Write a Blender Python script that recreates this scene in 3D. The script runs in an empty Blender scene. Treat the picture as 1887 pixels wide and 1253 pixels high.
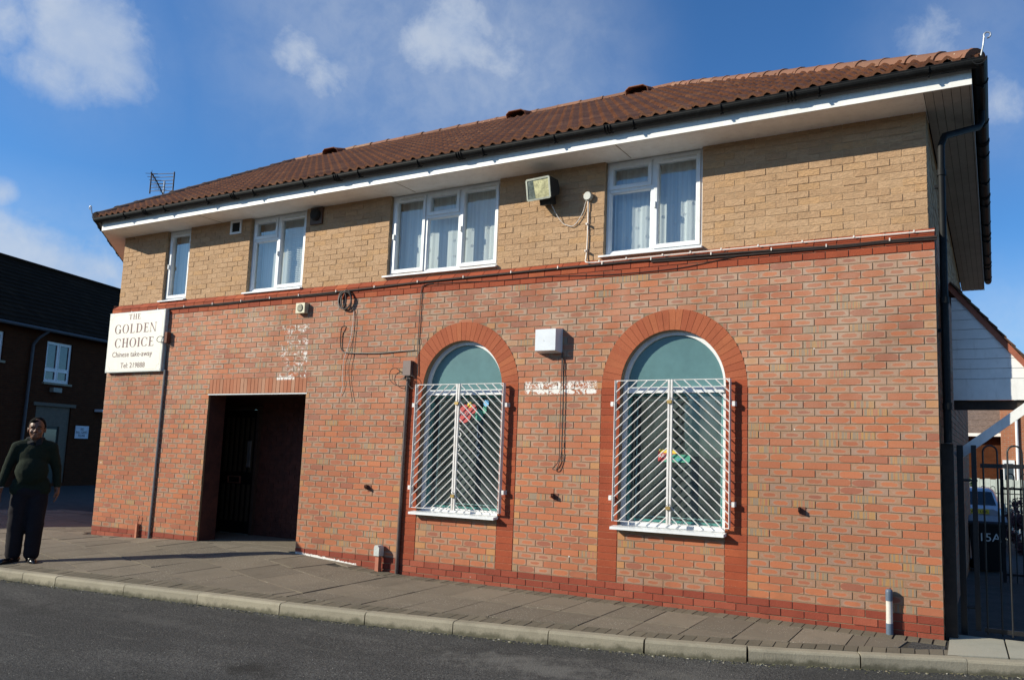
import bpy, bmesh, math, random
from mathutils import Vector, Matrix, noise as mnoise
random.seed(7)
SC = bpy.context.scene
COL = SC.collection
R = math.radians

# ------------------------------------------------------------------ camera
cam_d = bpy.data.cameras.new("camera")
cam = bpy.data.objects.new("camera", cam_d)
COL.objects.link(cam)
cam.location = (0.44857, -7.94897, 1.38171)
cam.rotation_euler = (R(96.67326), R(-1.55062), R(26.94463))
cam_d.sensor_width = 36
cam_d.lens = 27.746
cam_d.shift_x = -0.07705
cam_d.shift_y = 0.01976
cam_d.clip_end = 2000
SC.camera = cam

# ------------------------------------------------------------------ sun, sky, exposure
SUN_AZ, SUN_EL = 51.0, 25.5          # direction the light travels, from +Y towards +X; height of the sun
sd = Vector((math.cos(R(SUN_EL)) * math.sin(R(SUN_AZ)), math.cos(R(SUN_EL)) * math.cos(R(SUN_AZ)), -math.sin(R(SUN_EL))))
sun_d = bpy.data.lights.new("sun", 'SUN')
sun_d.energy = 5.0
sun_d.angle = R(0.53)
sun_d.color = (1.0, 0.93, 0.77)
sun = bpy.data.objects.new("sun", sun_d)
sun.rotation_euler = sd.to_track_quat('-Z', 'Y').to_euler()
sun.location = (-20, -20, 20)
COL.objects.link(sun)

SC.view_settings.view_transform = 'Standard'
SC.view_settings.look = 'None'
SC.view_settings.exposure = 0.36
SC.view_settings.gamma = 1.0
SC.view_settings.use_curve_mapping = False


class NT:
    """small helper to write node trees"""
    def __init__(s, tree):
        s.t = tree
        tree.nodes.clear()

    def n(s, kind, props=None, **inp):
        nd = s.t.nodes.new(kind)
        for k, v in (props or {}).items():
            setattr(nd, k, v)
        for k, v in inp.items():
            key = int(k[1:]) if k[0] == '_' and k[1:].isdigit() else k.replace('__', ' ')
            sock = nd.inputs[key]
            if hasattr(v, 'is_linked') or isinstance(v, bpy.types.NodeSocket):
                s.t.links.new(v, sock)
            else:
                sock.default_value = v
        return nd

    def m(s, op, a, b=0.0, c=0.0, clamp=False):
        nd = s.t.nodes.new('ShaderNodeMath')
        nd.operation = op
        nd.use_clamp = clamp
        for i, v in enumerate((a, b, c)):
            if isinstance(v, bpy.types.NodeSocket):
                s.t.links.new(v, nd.inputs[i])
            else:
                nd.inputs[i].default_value = v
        return nd.outputs[0]

    def vm(s, op, a, b=(0, 0, 0)):
        nd = s.t.nodes.new('ShaderNodeVectorMath')
        nd.operation = op
        for i, v in enumerate((a, b)):
            if isinstance(v, bpy.types.NodeSocket):
                s.t.links.new(v, nd.inputs[i])
            else:
                nd.inputs[i].default_value = v
        return nd.outputs['Value'] if op in ('DOT_PRODUCT', 'LENGTH', 'DISTANCE') else nd.outputs[0]

    def mr(s, v, a, b, c=0.0, d=1.0, smooth=True):
        nd = s.t.nodes.new('ShaderNodeMapRange')
        nd.interpolation_type = 'SMOOTHSTEP' if smooth else 'LINEAR'
        s.t.links.new(v, nd.inputs[0])
        for i, x in enumerate((a, b, c, d)):
            if isinstance(x, bpy.types.NodeSocket):
                s.t.links.new(x, nd.inputs[i + 1])
            else:
                nd.inputs[i + 1].default_value = x
        return nd.outputs[0]

    def mix(s, f, a, b, mode='MIX'):
        nd = s.t.nodes.new('ShaderNodeMix')
        nd.data_type = 'RGBA'
        nd.blend_type = mode
        for i, v in ((0, f), (6, a), (7, b)):
            if isinstance(v, bpy.types.NodeSocket):
                s.t.links.new(v, nd.inputs[i])
            else:
                nd.inputs[i].default_value = v if i == 0 or len(v) == 4 else (*v, 1)
        return nd.outputs[2]

    def noise(s, vec, scale, detail=3, rough=0.5, out=0, dist=0.0):
        nd = s.n('ShaderNodeTexNoise', None, Scale=scale, Detail=detail, Roughness=rough, Distortion=dist)
        if vec is not None:
            s.t.links.new(vec, nd.inputs['Vector'])
        return nd.outputs[out]

    def mapping(s, vec, scale=(1, 1, 1), loc=(0, 0, 0), rot=(0, 0, 0)):
        nd = s.n('ShaderNodeMapping', None, Scale=scale, Location=loc, Rotation=rot)
        s.t.links.new(vec, nd.inputs['Vector'])
        return nd.outputs[0]


# world ------------------------------------------------------------
world = bpy.data.worlds.new("World")
SC.world = world
world.use_nodes = True
w = NT(world.node_tree)
sky = w.n('ShaderNodeTexSky', dict(sky_type='NISHITA', sun_disc=False, sun_elevation=R(SUN_EL),
          sun_rotation=math.atan2(-sd.x, -sd.y), air_density=1.0, dust_density=0.35, ozone_density=2.6, altitude=200))
dirv = w.n('ShaderNodeTexCoord').outputs['Generated']


def pix_dir(u, v):
    f = 36 / 27.746
    c = Vector(((u - 943.5) / 1887 * f - 0.07705 * f, -((v - 626.5) / 1887 * f) + 0.01976 * f, -1))
    return (cam.rotation_euler.to_matrix() @ c).normalized()


skycol = w.mix(1.0, w.n('ShaderNodeHueSaturation', None, Saturation=1.05, Value=1.0, Color=sky.outputs[0]).outputs[0], (.68, 1.16, 1.60), 'MULTIPLY')
n_big = w.noise(dirv, 7.0, 9, 0.62, dist=0.35)
n_fine = w.noise(dirv, 26.0, 8, 0.62, dist=0.3)
nn = w.m('ADD', w.m('MULTIPLY', n_big, 0.6), w.m('MULTIPLY', n_fine, 0.4))


def blobs(lst):
    out = None
    for (u, v, rad, dens, stretch) in lst:
        d = pix_dir(u, v)
        diff = w.vm('SUBTRACT', dirv, tuple(d))
        if stretch > 1.0:
            diff = w.vm('MULTIPLY', diff, (1.0 / stretch ** .5, 1.0 / stretch ** .5, stretch ** .75))
        g_ = w.mr(w.vm('LENGTH', diff), rad, 0.0, 0.0, dens)
        out = g_ if out is None else w.m('MAXIMUM', out, g_)
    return out


# real clouds of that sky: where they stand, how wide, how dense
cl = blobs([(160, 70, .115, 1.6, 1.0), (200, 115, .095, 1.4, 1.0), (110, 130, .085, 1.3, 1.2), (15, 45, .075, 1.1, 1.0), (60, 110, .055, .95, 1.4), (15, 120, .05, .8, 1),
            (545, 95, .075, .95, 1.0), (610, 135, .075, .95, 1.0), (345, 35, .04, .7, 1), (840, 60, .12, 1.3, 1.0), (790, 80, .09, 1.25, 1.0), (930, 105, .10, 1.05, 1.0), (1700, 60, .09, .75, 1.3),
            (1855, 190, .07, .8, 1.0), (60, 495, .16, 1.35, 3.0), (170, 520, .11, 1.2, 2.5), (-60, 470, .2, 1.3, 2.5), (0, 355, .035, .9, 1)])
veil = blobs([(720, 60, .28, .68, 1.2), (880, 90, .25, .85, 1.2), (990, 170, .18, .65, 1.2), (830, 170, .18, .4, 1.2), (640, 130, .13, .35, 1.0), (500, 60, .10, .22, 1.0), (1790, 60, .16, .30, 1.3), (170, 80, .14, .35, 1.0), (1870, 620, .16, .55, 1.4), (1860, 200, .12, .3, 1), (90, 470, .22, .4, 2.5)])
# scattered cloud over the rest of the sky (behind the camera; seen in the window panes)
sep = w.n('ShaderNodeSeparateXYZ', None, _0=dirv)
rest = w.mr(sep.outputs[1], 0.05, -0.35, 0.0, 0.85)
rest = w.m('MULTIPLY', rest, w.mr(w.noise(dirv, 2.2, 3, 0.5), 0.42, 0.62))
cl = w.m('MAXIMUM', cl, rest)
cm = w.mr(w.m('SUBTRACT', w.m('ADD', cl, w.m('MULTIPLY', nn, 2.0)), 1.25), 0.10, 1.05)
vl = w.m('MULTIPLY', w.m('MULTIPLY', veil, .85), w.mr(nn, .32, .62, .62, 1.0))
cm = w.m('MAXIMUM', cm, vl)
cm = w.m('MULTIPLY', cm, 0.80)
cloudcol = w.mix(w.mr(nn, .35, .65), (4.9, 5.9, 7.6), (6.3, 7.0, 8.0))
finalsky = w.mix(cm, skycol, cloudcol)
bg = w.n('ShaderNodeBackground', None, Color=finalsky, Strength=0.074)
wo = w.n('ShaderNodeOutputWorld')
w.t.links.new(bg.outputs[0], wo.inputs[0])

# ------------------------------------------------------------------ generic helpers


class MB:
    """collects polygons; build() links them as ONE mesh object"""
    def __init__(s):
        s.v, s.f, s.uv, s.seed, s.fm = [], [], {}, [], []
        s.cur = (0.5, 0.5, 0.0, 1.0)
        s.mi = 0

    def add(s, vs, fs):
        o = len(s.v)
        s.v.extend([tuple(p) for p in vs])
        s.seed.extend([s.cur] * len(vs))
        for f in fs:
            s.f.append([o + i for i in f])
            s.fm.append(s.mi)

    def box(s, a, b, M=None):
        x0, y0, z0 = a
        x1, y1, z1 = b
        vs = [Vector(p) for p in ((x0, y0, z0), (x1, y0, z0), (x1, y1, z0), (x0, y1, z0), (x0, y0, z1), (x1, y0, z1), (x1, y1, z1), (x0, y1, z1))]
        if M is not None:
            vs = [M @ p for p in vs]
        s.add(vs, [(0, 3, 2, 1), (4, 5, 6, 7), (0, 1, 5, 4), (1, 2, 6, 5), (2, 3, 7, 6), (3, 0, 4, 7)])

    def cbox(s, c, d, M=None):
        s.box([c[i] - d[i] / 2 for i in range(3)], [c[i] + d[i] / 2 for i in range(3)], M)

    def bar(s, p, q, wd, dp, up=Vector((0, 1, 0))):
        """rectangular bar from p to q, width wd, depth dp along up"""
        p, q = Vector(p), Vector(q)
        t = (q - p).normalized()
        sd_ = t.cross(up).normalized()
        u2 = sd_.cross(t).normalized()
        vs = []
        for e in (p, q):
            for a, b in ((-1, -1), (1, -1), (1, 1), (-1, 1)):
                vs.append(e + sd_ * a * wd / 2 + u2 * b * dp / 2)
        s.add(vs, [(0, 1, 2, 3), (7, 6, 5, 4), (0, 4, 5, 1), (1, 5, 6, 2), (2, 6, 7, 3), (3, 7, 4, 0)])

    def tube(s, pts, r, n=6, cap=True, r2=None):
        pts = [Vector(p) for p in pts]
        rings = []
        prev = None
        for i, p in enumerate(pts):
            t = (pts[min(i + 1, len(pts) - 1)] - pts[max(i - 1, 0)]).normalized()
            if prev is None:
                a = t.orthogonal().normalized()
            else:
                a = (prev - t * prev.dot(t))
                a = a.normalized() if a.length > 1e-6 else t.orthogonal().normalized()
            prev = a
            b = t.cross(a)
            rr = r if r2 is None else r + (r2 - r) * i / (len(pts) - 1)
            rings.append([p + (a * math.cos(2 * math.pi * k / n) + b * math.sin(2 * math.pi * k / n)) * rr for k in range(n)])
        vs = [q for rg in rings for q in rg]
        fs = []
        for i in range(len(rings) - 1):
            for k in range(n):
                k2 = (k + 1) % n
                fs.append((i * n + k, i * n + k2, (i + 1) * n + k2, (i + 1) * n + k))
        if cap:
            fs.append(tuple(range(n - 1, -1, -1)))
            fs.append(tuple((len(rings) - 1) * n + k for k in range(n)))
        s.add(vs, fs)

    def prism(s, poly, z0, z1):
        """poly: list of (x,y) ccw, z0/z1 number or function"""
        n = len(poly)
        f0 = z0 if callable(z0) else (lambda x, y: z0)
        f1 = z1 if callable(z1) else (lambda x, y: z1)
        vs = [(x, y, f0(x, y)) for x, y in poly] + [(x, y, f1(x, y)) for x, y in poly]
        fs = [tuple(range(n - 1, -1, -1)), tuple(range(n, 2 * n))]
        fs += [(i, (i + 1) % n, n + (i + 1) % n, n + i) for i in range(n)]
        s.add(vs, fs)

    def extr(s, poly, axis, a, b):
        """extrude a polygon given in the two other axes between a and b along axis"""
        def P(p, t):
            if axis == 'y':
                return (p[0], t, p[1])
            if axis == 'x':
                return (t, p[0], p[1])
            return (p[0], p[1], t)
        n = len(poly)
        vs = [P(p, a) for p in poly] + [P(p, b) for p in poly]
        fs = [tuple(range(n - 1, -1, -1)), tuple(range(n, 2 * n))] + [(i, (i + 1) % n, n + (i + 1) % n, n + i) for i in range(n)]
        s.add(vs, fs)

    def lathe(s, c, prof, n=16, M=None):
        vs, fs = [], []
        for (r, z) in prof:
            for k in range(n):
                p = Vector((r * math.cos(2 * math.pi * k / n), r * math.sin(2 * math.pi * k / n), z))
                if M is not None:
                    p = M @ p
                vs.append(p + Vector(c))
        for i in range(len(prof) - 1):
            for k in range(n):
                k2 = (k + 1) % n
                fs.append((i * n + k, i * n + k2, (i + 1) * n + k2, (i + 1) * n + k))
        fs.append(tuple(range(n - 1, -1, -1)))
        fs.append(tuple((len(prof) - 1) * n + k for k in range(n)))
        s.add(vs, fs)

    def mesh(s, name, mat, smooth=False, fixn=True):
        me = bpy.data.meshes.new(name)
        me.from_pydata(s.v, [], s.f)
        ca = me.color_attributes.new("bseed", 'FLOAT_COLOR', 'POINT')
        ca.data.foreach_set("color", [x for c in s.seed for x in c])
        mats = mat if isinstance(mat, (list, tuple)) else [mat]
        for m_ in mats:
            me.materials.append(m_)
        if len(mats) > 1:
            me.polygons.foreach_set("material_index", s.fm)
        if fixn:
            bm = bmesh.new()
            bm.from_mesh(me)
            bmesh.ops.recalc_face_normals(bm, faces=bm.faces)
            bm.to_mesh(me)
            bm.free()
        if smooth:
            me.polygons.foreach_set("use_smooth", [True] * len(me.polygons))
            try:
                me.set_sharp_from_angle(angle=R(40))
            except Exception:
                pass
        me.update()
        return me

    def build(s, name, mat, parent=None, smooth=False, fixn=True, **tags):
        return link(name, s.mesh(name, mat, smooth, fixn), parent, **tags)


def link(name, data, parent=None, loc=None, rot=None, **tags):
    o = bpy.data.objects.new(name, data)
    COL.objects.link(o)
    if parent is not None:
        o.parent = parent
    if loc is not None:
        o.location = loc
    if rot is not None:
        o.rotation_euler = rot
    for k, v in tags.items():
        if v is not None:
            o[k] = v
    return o


def thing(name, label, cat, loc=(0, 0, 0), rot=(0, 0, 0), group=None):
    return link(name, None, None, loc, rot, label=label, category=cat, group=group)


def dup_tree(o, parent=None):
    c = o.copy()
    COL.objects.link(c)
    c.parent = parent
    for ch in list(o.children):
        dup_tree(ch, c)
    return c


def spline(pts, n=6):
    """Catmull-Rom through points"""
    pts = [Vector(p) for p in pts]
    P = [pts[0]] + pts + [pts[-1]]
    out = []
    for i in range(1, len(P) - 2):
        for k in range(n):
            t = k / n
            a, b, c, d = P[i - 1], P[i], P[i + 1], P[i + 2]
            out.append(0.5 * ((2 * b) + (c - a) * t + (2 * a - 5 * b + 4 * c - d) * t * t + (3 * b - a - 3 * c + d) * t ** 3))
    out.append(pts[-1])
    return out


# ------------------------------------------------------------------ materials
MATS = {}


def mat(name, col, rough=0.6, metal=0.0, noise_amt=0.12, noise_scale=8.0, bump=0.0, bump_scale=40.0, spec=0.5, dirt=None):
    if name in MATS:
        return MATS[name]
    m_ = bpy.data.materials.new(name)
    m_.use_nodes = True
    t = NT(m_.node_tree)
    pos = t.n('ShaderNodeNewGeometry').outputs['Position']
    nz = t.noise(pos, noise_scale, 4, 0.6)
    nz2 = t.noise(pos, noise_scale * 6, 3, 0.6)
    dark = tuple(c * (1 - noise_amt * 1.6) for c in col)
    lite = tuple(min(1, c * (1 + noise_amt)) for c in col)
    c = t.mix(t.mr(t.m('ADD', t.m('MULTIPLY', nz, .65), t.m('MULTIPLY', nz2, .35)), .3, .7), dark, lite)
    if dirt:
        dz = t.noise(t.mapping(pos, (9, 9, 2.2)), 2.0, 5, 0.65)
        c = t.mix(t.mr(dz, .5, .78, 0, dirt[1]), c, dirt[0])
    b = t.n('ShaderNodeBsdfPrincipled', None, Base__Color=c, Roughness=rough, Metallic=metal)
    b.inputs['Specular IOR Level'].default_value = spec
    if bump:
        bn = t.n('ShaderNodeBump', None, Strength=bump, Distance=0.01, Height=t.noise(pos, bump_scale, 4, .6))
        t.t.links.new(bn.outputs[0], b.inputs['Normal'])
    o = t.n('ShaderNodeOutputMaterial')
    t.t.links.new(b.outputs[0], o.inputs[0])
    MATS[name] = m_
    return m_


def box_mask(t, X, Z, x0, x1, z0, z1, s=0.015):
    a = t.m('MULTIPLY', t.mr(X, x0 - s, x0 + s), t.mr(X, x1 + s, x1 - s))
    b = t.m('MULTIPLY', t.mr(Z, z0 - s, z0 + s), t.mr(Z, z1 + s, z1 - s))
    return t.m('MULTIPLY', a, b)


def paint_marks(t, pos):
    """old white paint left on the wall where two signs have been"""
    sp = t.n('ShaderNodeSeparateXYZ', None, _0=pos)
    X, Z = sp.outputs[0], sp.outputs[2]
    n1 = t.noise(pos, 11.0, 2, 0.5, dist=1.2)
    n2 = t.noise(pos, 30.0, 3, 0.6, dist=0.6)
    n3 = t.noise(pos, 6.0, 2, 0.5)
    line = t.mr(t.m('ABSOLUTE', t.m('SUBTRACT', n1, 0.5)), 0.034, 0.014)
    line2 = t.mr(t.m('ABSOLUTE', t.m('SUBTRACT', n2, 0.5)), 0.06, 0.03)
    A = box_mask(t, X, Z, -4.49, -3.54, 2.055, 2.19)
    A2 = box_mask(t, X, Z, -4.46, -3.55, 2.045, 2.10, .01)
    n5 = t.noise(pos, 17.0, 3, .6, dist=1.6)
    a = t.m('MULTIPLY', A, t.m('MAXIMUM', t.mr(t.m('ABSOLUTE', t.m('SUBTRACT', n5, 0.5)), .045, .025), t.mr(n1, .56, .58)))
    a = t.m('MAXIMUM', a, t.m('MULTIPLY', A2, t.mr(n5, .48, .51)))
    B = box_mask(t, X, Z, -8.60, -8.08, 2.31, 3.07)
    Bin = box_mask(t, X, Z, -8.53, -8.14, 2.37, 3.01)
    b = t.m('MULTIPLY', t.m('SUBTRACT', B, t.m('MULTIPLY', Bin, .55)), t.m('MULTIPLY', line, t.mr(n3, .44, .54)))
    rowsp = t.m('ABSOLUTE', t.m('SUBTRACT', t.m('FRACT', t.m('MULTIPLY', Z, 6.2)), 0.5))
    b2 = t.m('MULTIPLY', t.m('MULTIPLY', Bin, t.mr(rowsp, .2, .1)), t.m('MULTIPLY', line2, t.mr(n1, .50, .58)))
    C = box_mask(t, X, Z, -8.65, -8.3, 2.29, 2.325, .008)
    c = t.m('MULTIPLY', C, t.mr(n2, .42, .5))
    Dm = box_mask(t, X, Z, -8.06, -6.95, -0.30, -0.06, .02)
    zl = t.mr(t.m('ADD', Z, t.m('MULTIPLY', t.m('ADD', X, 8.05), .075)), .0, -0.09)
    d = t.m('MULTIPLY', Dm, t.m('MULTIPLY', t.mr(t.m('ADD', t.m('MULTIPLY', n2, .6), t.m('MULTIPLY', zl, .55)), .52, .60), 1.0))
    r = t.m('MAXIMUM', t.m('MAXIMUM', a, t.m('MULTIPLY', b, 1.0)), t.m('MAXIMUM', t.m('MAXIMUM', t.m('MULTIPLY', b2, 1.0), c), d))
    # stray drops
    vd = t.n('ShaderNodeTexVoronoi', None, Scale=3.1, Vector=pos)
    dr = t.mr(vd.outputs['Distance'], .035, .022)
    r = t.m('MAXIMUM', r, t.m('MULTIPLY', dr, t.mr(t.noise(pos, .7, 1), .5, .56)))
    return r, X, Z


def make_multi_brick():
    m_ = bpy.data.materials.new("multi_red_brick")
    m_.use_nodes = True
    t = NT(m_.node_tree)
    uvn = t.n('ShaderNodeUVMap', dict(uv_map="face"))
    at = t.n('ShaderNodeAttribute', dict(attribute_name="bseed"))
    sc = t.n('ShaderNodeSeparateColor', None, _0=at.outputs['Color'])
    s1, s2, s3 = sc.outputs[0], sc.outputs[1], sc.outputs[2]
    oi = t.n('ShaderNodeObjectInfo').outputs['Random']
    pos = t.n('ShaderNodeNewGeometry').outputs['Position']
    su = t.n('ShaderNodeSeparateXYZ', None, _0=uvn.outputs[0])
    u, v = su.outputs[0], su.outputs[1]
    cu = t.m('ABSOLUTE', t.m('SUBTRACT', u, .5))
    cv = t.m('ABSOLUTE', t.m('SUBTRACT', v, .5))
    seedv = t.n('ShaderNodeCombineXYZ', None, _0=t.m('MULTIPLY', s1, 37.0), _1=t.m('MULTIPLY', s2, 53.0), _2=t.m('MULTIPLY', oi, 91.0))
    loc = t.vm('ADD', t.mapping(uvn.outputs[0], (1.0, .35, 1)), seedv.outputs[0])
    wob = t.noise(loc, 5.5, 2, .5)
    wob2 = t.noise(loc, 16.0, 2, .5)
    dist = t.m('POWER', t.m('ADD', t.m('POWER', t.m('MULTIPLY', cu, 2.0), 3.2), t.m('POWER', t.m('MULTIPLY', cv, 2.0), 2.4)), .4)
    dist = t.m('ADD', dist, t.m('MULTIPLY', t.m('SUBTRACT', wob, .5), .42))
    dist = t.m('ADD', dist, t.m('MULTIPLY', t.m('SUBTRACT', wob2, .5), .16))
    thr = t.mr(s1, 0.0, 1.0, .46, 1.25, False)
    core = t.mr(dist, t.m('ADD', thr, .09), t.m('SUBTRACT', thr, .09))
    ring = t.m('MULTIPLY', t.mr(dist, t.m('ADD', thr, .20), t.m('ADD', thr, .02)), t.m('SUBTRACT', 1.0, core))
    red = t.mix(s2, (.45, .140, .056), (.35, .110, .052))
    red = t.mix(t.mr(t.m('FRACT', t.m('MULTIPLY', t.m('ADD', s2, oi), 7.3)), .6, 1.0, 0, .55), red, (.47, .15, .052))
    edge = t.mix(t.mr(t.m('FRACT', t.m('MULTIPLY', s2, 5.1)), 0, 1), (.38, .195, .108), (.31, .168, .095))
    edge = t.mix(t.mr(t.noise(loc, 9, 2), .4, .65, 0, .6), edge, (.36, .205, .145))
    s4 = t.m('FRACT', t.m('MULTIPLY', t.m('ADD', t.m('ADD', s1, s2), oi), 11.7))
    red = t.mix(t.mr(s4, .78, .95, 0, .55), red, (.24, .085, .062))
    edge = t.mix(t.mr(s4, .25, .05, 0, .6), edge, (.30, .20, .155))
    col = t.mix(core, edge, red)
    col = t.mix(t.m('MULTIPLY', ring, .26), col, (.50, .29, .21))
    # banded bricks (type around .4) and ochre headers (type around .8)
    bands = t.noise(t.mapping(loc, (1, .02, 1)), 9.0, 1, .5)
    bcol = t.mix(t.mr(bands, .46, .52), (.27, .20, .14), (.40, .215, .075))
    bcol = t.mix(t.mr(bands, .57, .60), bcol, (.38, .15, .085))
    isb = t.m('MULTIPLY', t.mr(s3, .2, .21), t.mr(s3, .61, .60))
    iso = t.mr(s3, .61, .62)
    col = t.mix(isb, col, bcol)
    ocol = t.mix(t.mr(s2, 0, 1), (.46, .21, .075), (.40, .20, .10))
    col = t.mix(iso, col, ocol)
    marks, X, Z = paint_marks(t, pos)
    # pale lime bloom on the upper courses and broad weathering
    bl = t.m('MULTIPLY', t.mr(Z, .4, 3.2, 0.04, .50), t.mr(t.noise(pos, 1.6, 5, .65), .30, .66))
    bl = t.m('MULTIPLY', bl, t.m('SUBTRACT', 1.1, t.m('MULTIPLY', core, .55)))
    col = t.mix(bl, col, (.55, .42, .32))
    grain = t.noise(pos, 260.0, 2, .6)
    col = t.mix(t.mr(grain, .3, .7, .0, .22), col, t.mix(.5, col, (.1, .05, .03)))
    val = t.n('ShaderNodeHueSaturation', None, Saturation=.96, Value=t.mr(t.noise(pos, .55, 3, .5),   .3, .7, .86, 1.07), Color=col).outputs[0]
    # soot / splash low on the wall
    val = t.mix(t.m('MULTIPLY', t.mr(Z, .35, -.25, 0, .35), t.mr(t.noise(pos, 5, 4, .6), .4, .65)), val, (.09, .055, .035))
    col = t.mix(marks, val, (.74, .72, .68))
    b = t.n('ShaderNodeBsdfPrincipled', None, Base__Color=col, Roughness=.86)
    b.inputs['Specular IOR Level'].default_value = .25
    h = t.m('ADD', t.m('MULTIPLY', grain, .5), t.m('MULTIPLY', t.noise(pos, 45, 3, .6), .9))
    bn = t.n('ShaderNodeBump', None, Strength=.35, Distance=.004, Height=h)
    t.t.links.new(bn.outputs[0], b.inputs['Normal'])
    o = t.n('ShaderNodeOutputMaterial')
    t.t.links.new(b.outputs[0], o.inputs[0])
    return m_


def make_seed_mat(name, c1, c2, c3, rough=.88, grain_s=200, bump=.4, bumpscale=(1, 1, 1), bs=60, marks=False, rustic=False, speck=None, soil=None):
    m_ = bpy.data.materials.new(name)
    m_.use_nodes = True
    t = NT(m_.node_tree)
    at = t.n('ShaderNodeAttribute', dict(attribute_name="bseed"))
    sc = t.n('ShaderNodeSeparateColor', None, _0=at.outputs['Color'])
    s1, s2 = sc.outputs[0], sc.outputs[1]
    oi = t.n('ShaderNodeObjectInfo').outputs['Random']
    pos = t.n('ShaderNodeNewGeometry').outputs['Position']
    r1 = t.m('FRACT', t.m('ADD', s1, oi))
    r2 = t.m('FRACT', t.m('ADD', s2, t.m('MULTIPLY', oi, 3.7)))
    col = t.mix(r1, c1, c2)
    col = t.mix(t.mr(r2, .7, 1.0, 0, .8), col, c3)
    sp = t.mapping(pos, bumpscale)
    rn = t.noise(sp, bs, 4, .65, dist=.4 if rustic else 0)
    if rustic:
        col = t.mix(t.mr(rn, .38, .60, .32, 0), col, tuple(c * .42 for c in c1))
    g = t.noise(pos, grain_s, 2, .6)
    col = t.mix(t.mr(g, .35, .7, 0, .28), col, tuple(c * .45 for c in c1))
    col = t.mix(t.mr(t.noise(pos, 3.0, 5, .65), .45, .75, 0, .30), col, tuple(c * .5 for c in c2))
    if speck:
        vo = t.n('ShaderNodeTexVoronoi', None, Scale=speck[1], Vector=pos)
        col = t.mix(t.m('MULTIPLY', t.mr(vo.outputs['Distance'], speck[2], speck[2] * .6), t.mr(t.noise(pos, 2.5, 3), .42, .55)), col, speck[0])
    if soil:
        sz = t.n('ShaderNodeSeparateXYZ', None, _0=pos).outputs[2]
        f_ = t.m('ADD', t.mr(sz, soil[0], soil[1], 0, 1, False), t.m('MULTIPLY', t.m('SUBTRACT', t.noise(pos, 7, 5, .7), .5), 1.6))
        col = t.mix(t.mr(f_, .35, .95, 0, .8), col, soil[2])
        col = t.mix(t.mr(t.noise(pos, 2.2, 5, .7), .5, .72, 0, .30), col, (.12, .105, .075))
    if marks:
        mk, X, Z = paint_marks(t, pos)
        col = t.mix(mk, col, (.74, .72, .68))
    b = t.n('ShaderNodeBsdfPrincipled', None, Base__Color=col, Roughness=rough)
    b.inputs['Specular IOR Level'].default_value = .05 if 'dark' in name else .25
    h = t.m('ADD', t.m('MULTIPLY', g, .25), rn)
    bn = t.n('ShaderNodeBump', None, Strength=bump, Distance=.012 if rustic else .006, Height=h)
    t.t.links.new(bn.outputs[0], b.inputs['Normal'])
    o = t.n('ShaderNodeOutputMaterial')
    t.t.links.new(b.outputs[0], o.inputs[0])
    return m_


M_BRICK = make_multi_brick()
M_TAN = make_seed_mat("rustic_buff_brick", (.56, .365, .215), (.48, .30, .17), (.56, .335, .165), bump=.9, bumpscale=(1, 1, 2.6), bs=26, rustic=True)
M_RED = make_seed_mat("smooth_red_brick", (.34, .075, .032), (.26, .055, .026), (.40, .105, .042), grain_s=150, bump=.45, bs=70, speck=((.55, .35, .25), 38, .09))
M_ARCH = make_seed_mat("arch_red_brick", (.385, .112, .052), (.33, .088, .042), (.42, .135, .06), grain_s=150, bump=.45, bs=70, speck=((.6, .40, .28), 38, .09))
M_PLINTH = make_seed_mat("plinth_red_brick", (.27, .060, .034), (.21, .046, .028), (.34, .095, .055), grain_s=150, bump=.5, bs=60, marks=True)
M_SOLDIER = make_seed_mat("soldier_brick", (.44, .19, .11), (.38, .14, .075), (.44, .27, .18), grain_s=200, bump=.35, bs=60, marks=True)
M_ROOF = make_seed_mat("clay_roof_tile", (.25, .105, .055), (.175, .075, .045), (.30, .14, .075), grain_s=90, bump=.5, bs=30, speck=((.45, .40, .33), 22, .09))
M_RIDGE = make_seed_mat("clay_ridge_tile", (.25, .115, .07), (.19, .095, .06), (.30, .18, .11), grain_s=90, bump=.6, bs=30, speck=((.5, .46, .34), 16, .13))
M_RIDGE_DK = make_seed_mat("mossy_ridge_tile", (.12, .065, .045), (.085, .06, .045), (.16, .13, .08), grain_s=90, bump=.6, bs=30, speck=((.4, .38, .3), 16, .10))
M_SLAB = make_seed_mat("concrete_paving", (.215, .182, .135), (.165, .141, .106), (.245, .207, .154), grain_s=180, bump=.7, bs=120, speck=((.46, .42, .35), 42, .22))
M_BLOCK = make_seed_mat("paving_block", (.175, .15, .108), (.13, .115, .083), (.20, .172, .122), grain_s=180, bump=.55, bs=90)
M_KERB = make_seed_mat("kerb_concrete", (.36, .32, .235), (.30, .27, .20), (.38, .34, .25), grain_s=120, bump=.45, bs=60, soil=(-.225, -.31, (.06, .058, .035)))
M_FLAG = make_seed_mat("smooth_flag", (.40, .38, .30), (.36, .34, .27), (.42, .40, .32), grain_s=160, bump=.3, bs=60)
M_MORTAR = make_seed_mat("mortar", (.26, .19, .125), (.30, .215, .14), (.26, .19, .125), bump=.5, bs=90, marks=True)
M_MORTAR_T = mat("buff_mortar", (.50, .34, .20), .95, noise_amt=.15, noise_scale=14, bump=.5, bump_scale=180)
M_MORTAR_R = mat("red_mortar", (.38, .135, .07), .95, noise_amt=.15, noise_scale=14, bump=.4, bump_scale=180)
M_UPVC = mat("white_upvc", (.74, .76, .77), .32, noise_amt=.05, noise_scale=3, dirt=((.42, .40, .36), .25))
M_WHITEB = mat("white_board", (.80, .80, .77), .5, noise_amt=.06, noise_scale=2, dirt=((.45, .43, .38), .35))
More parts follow.
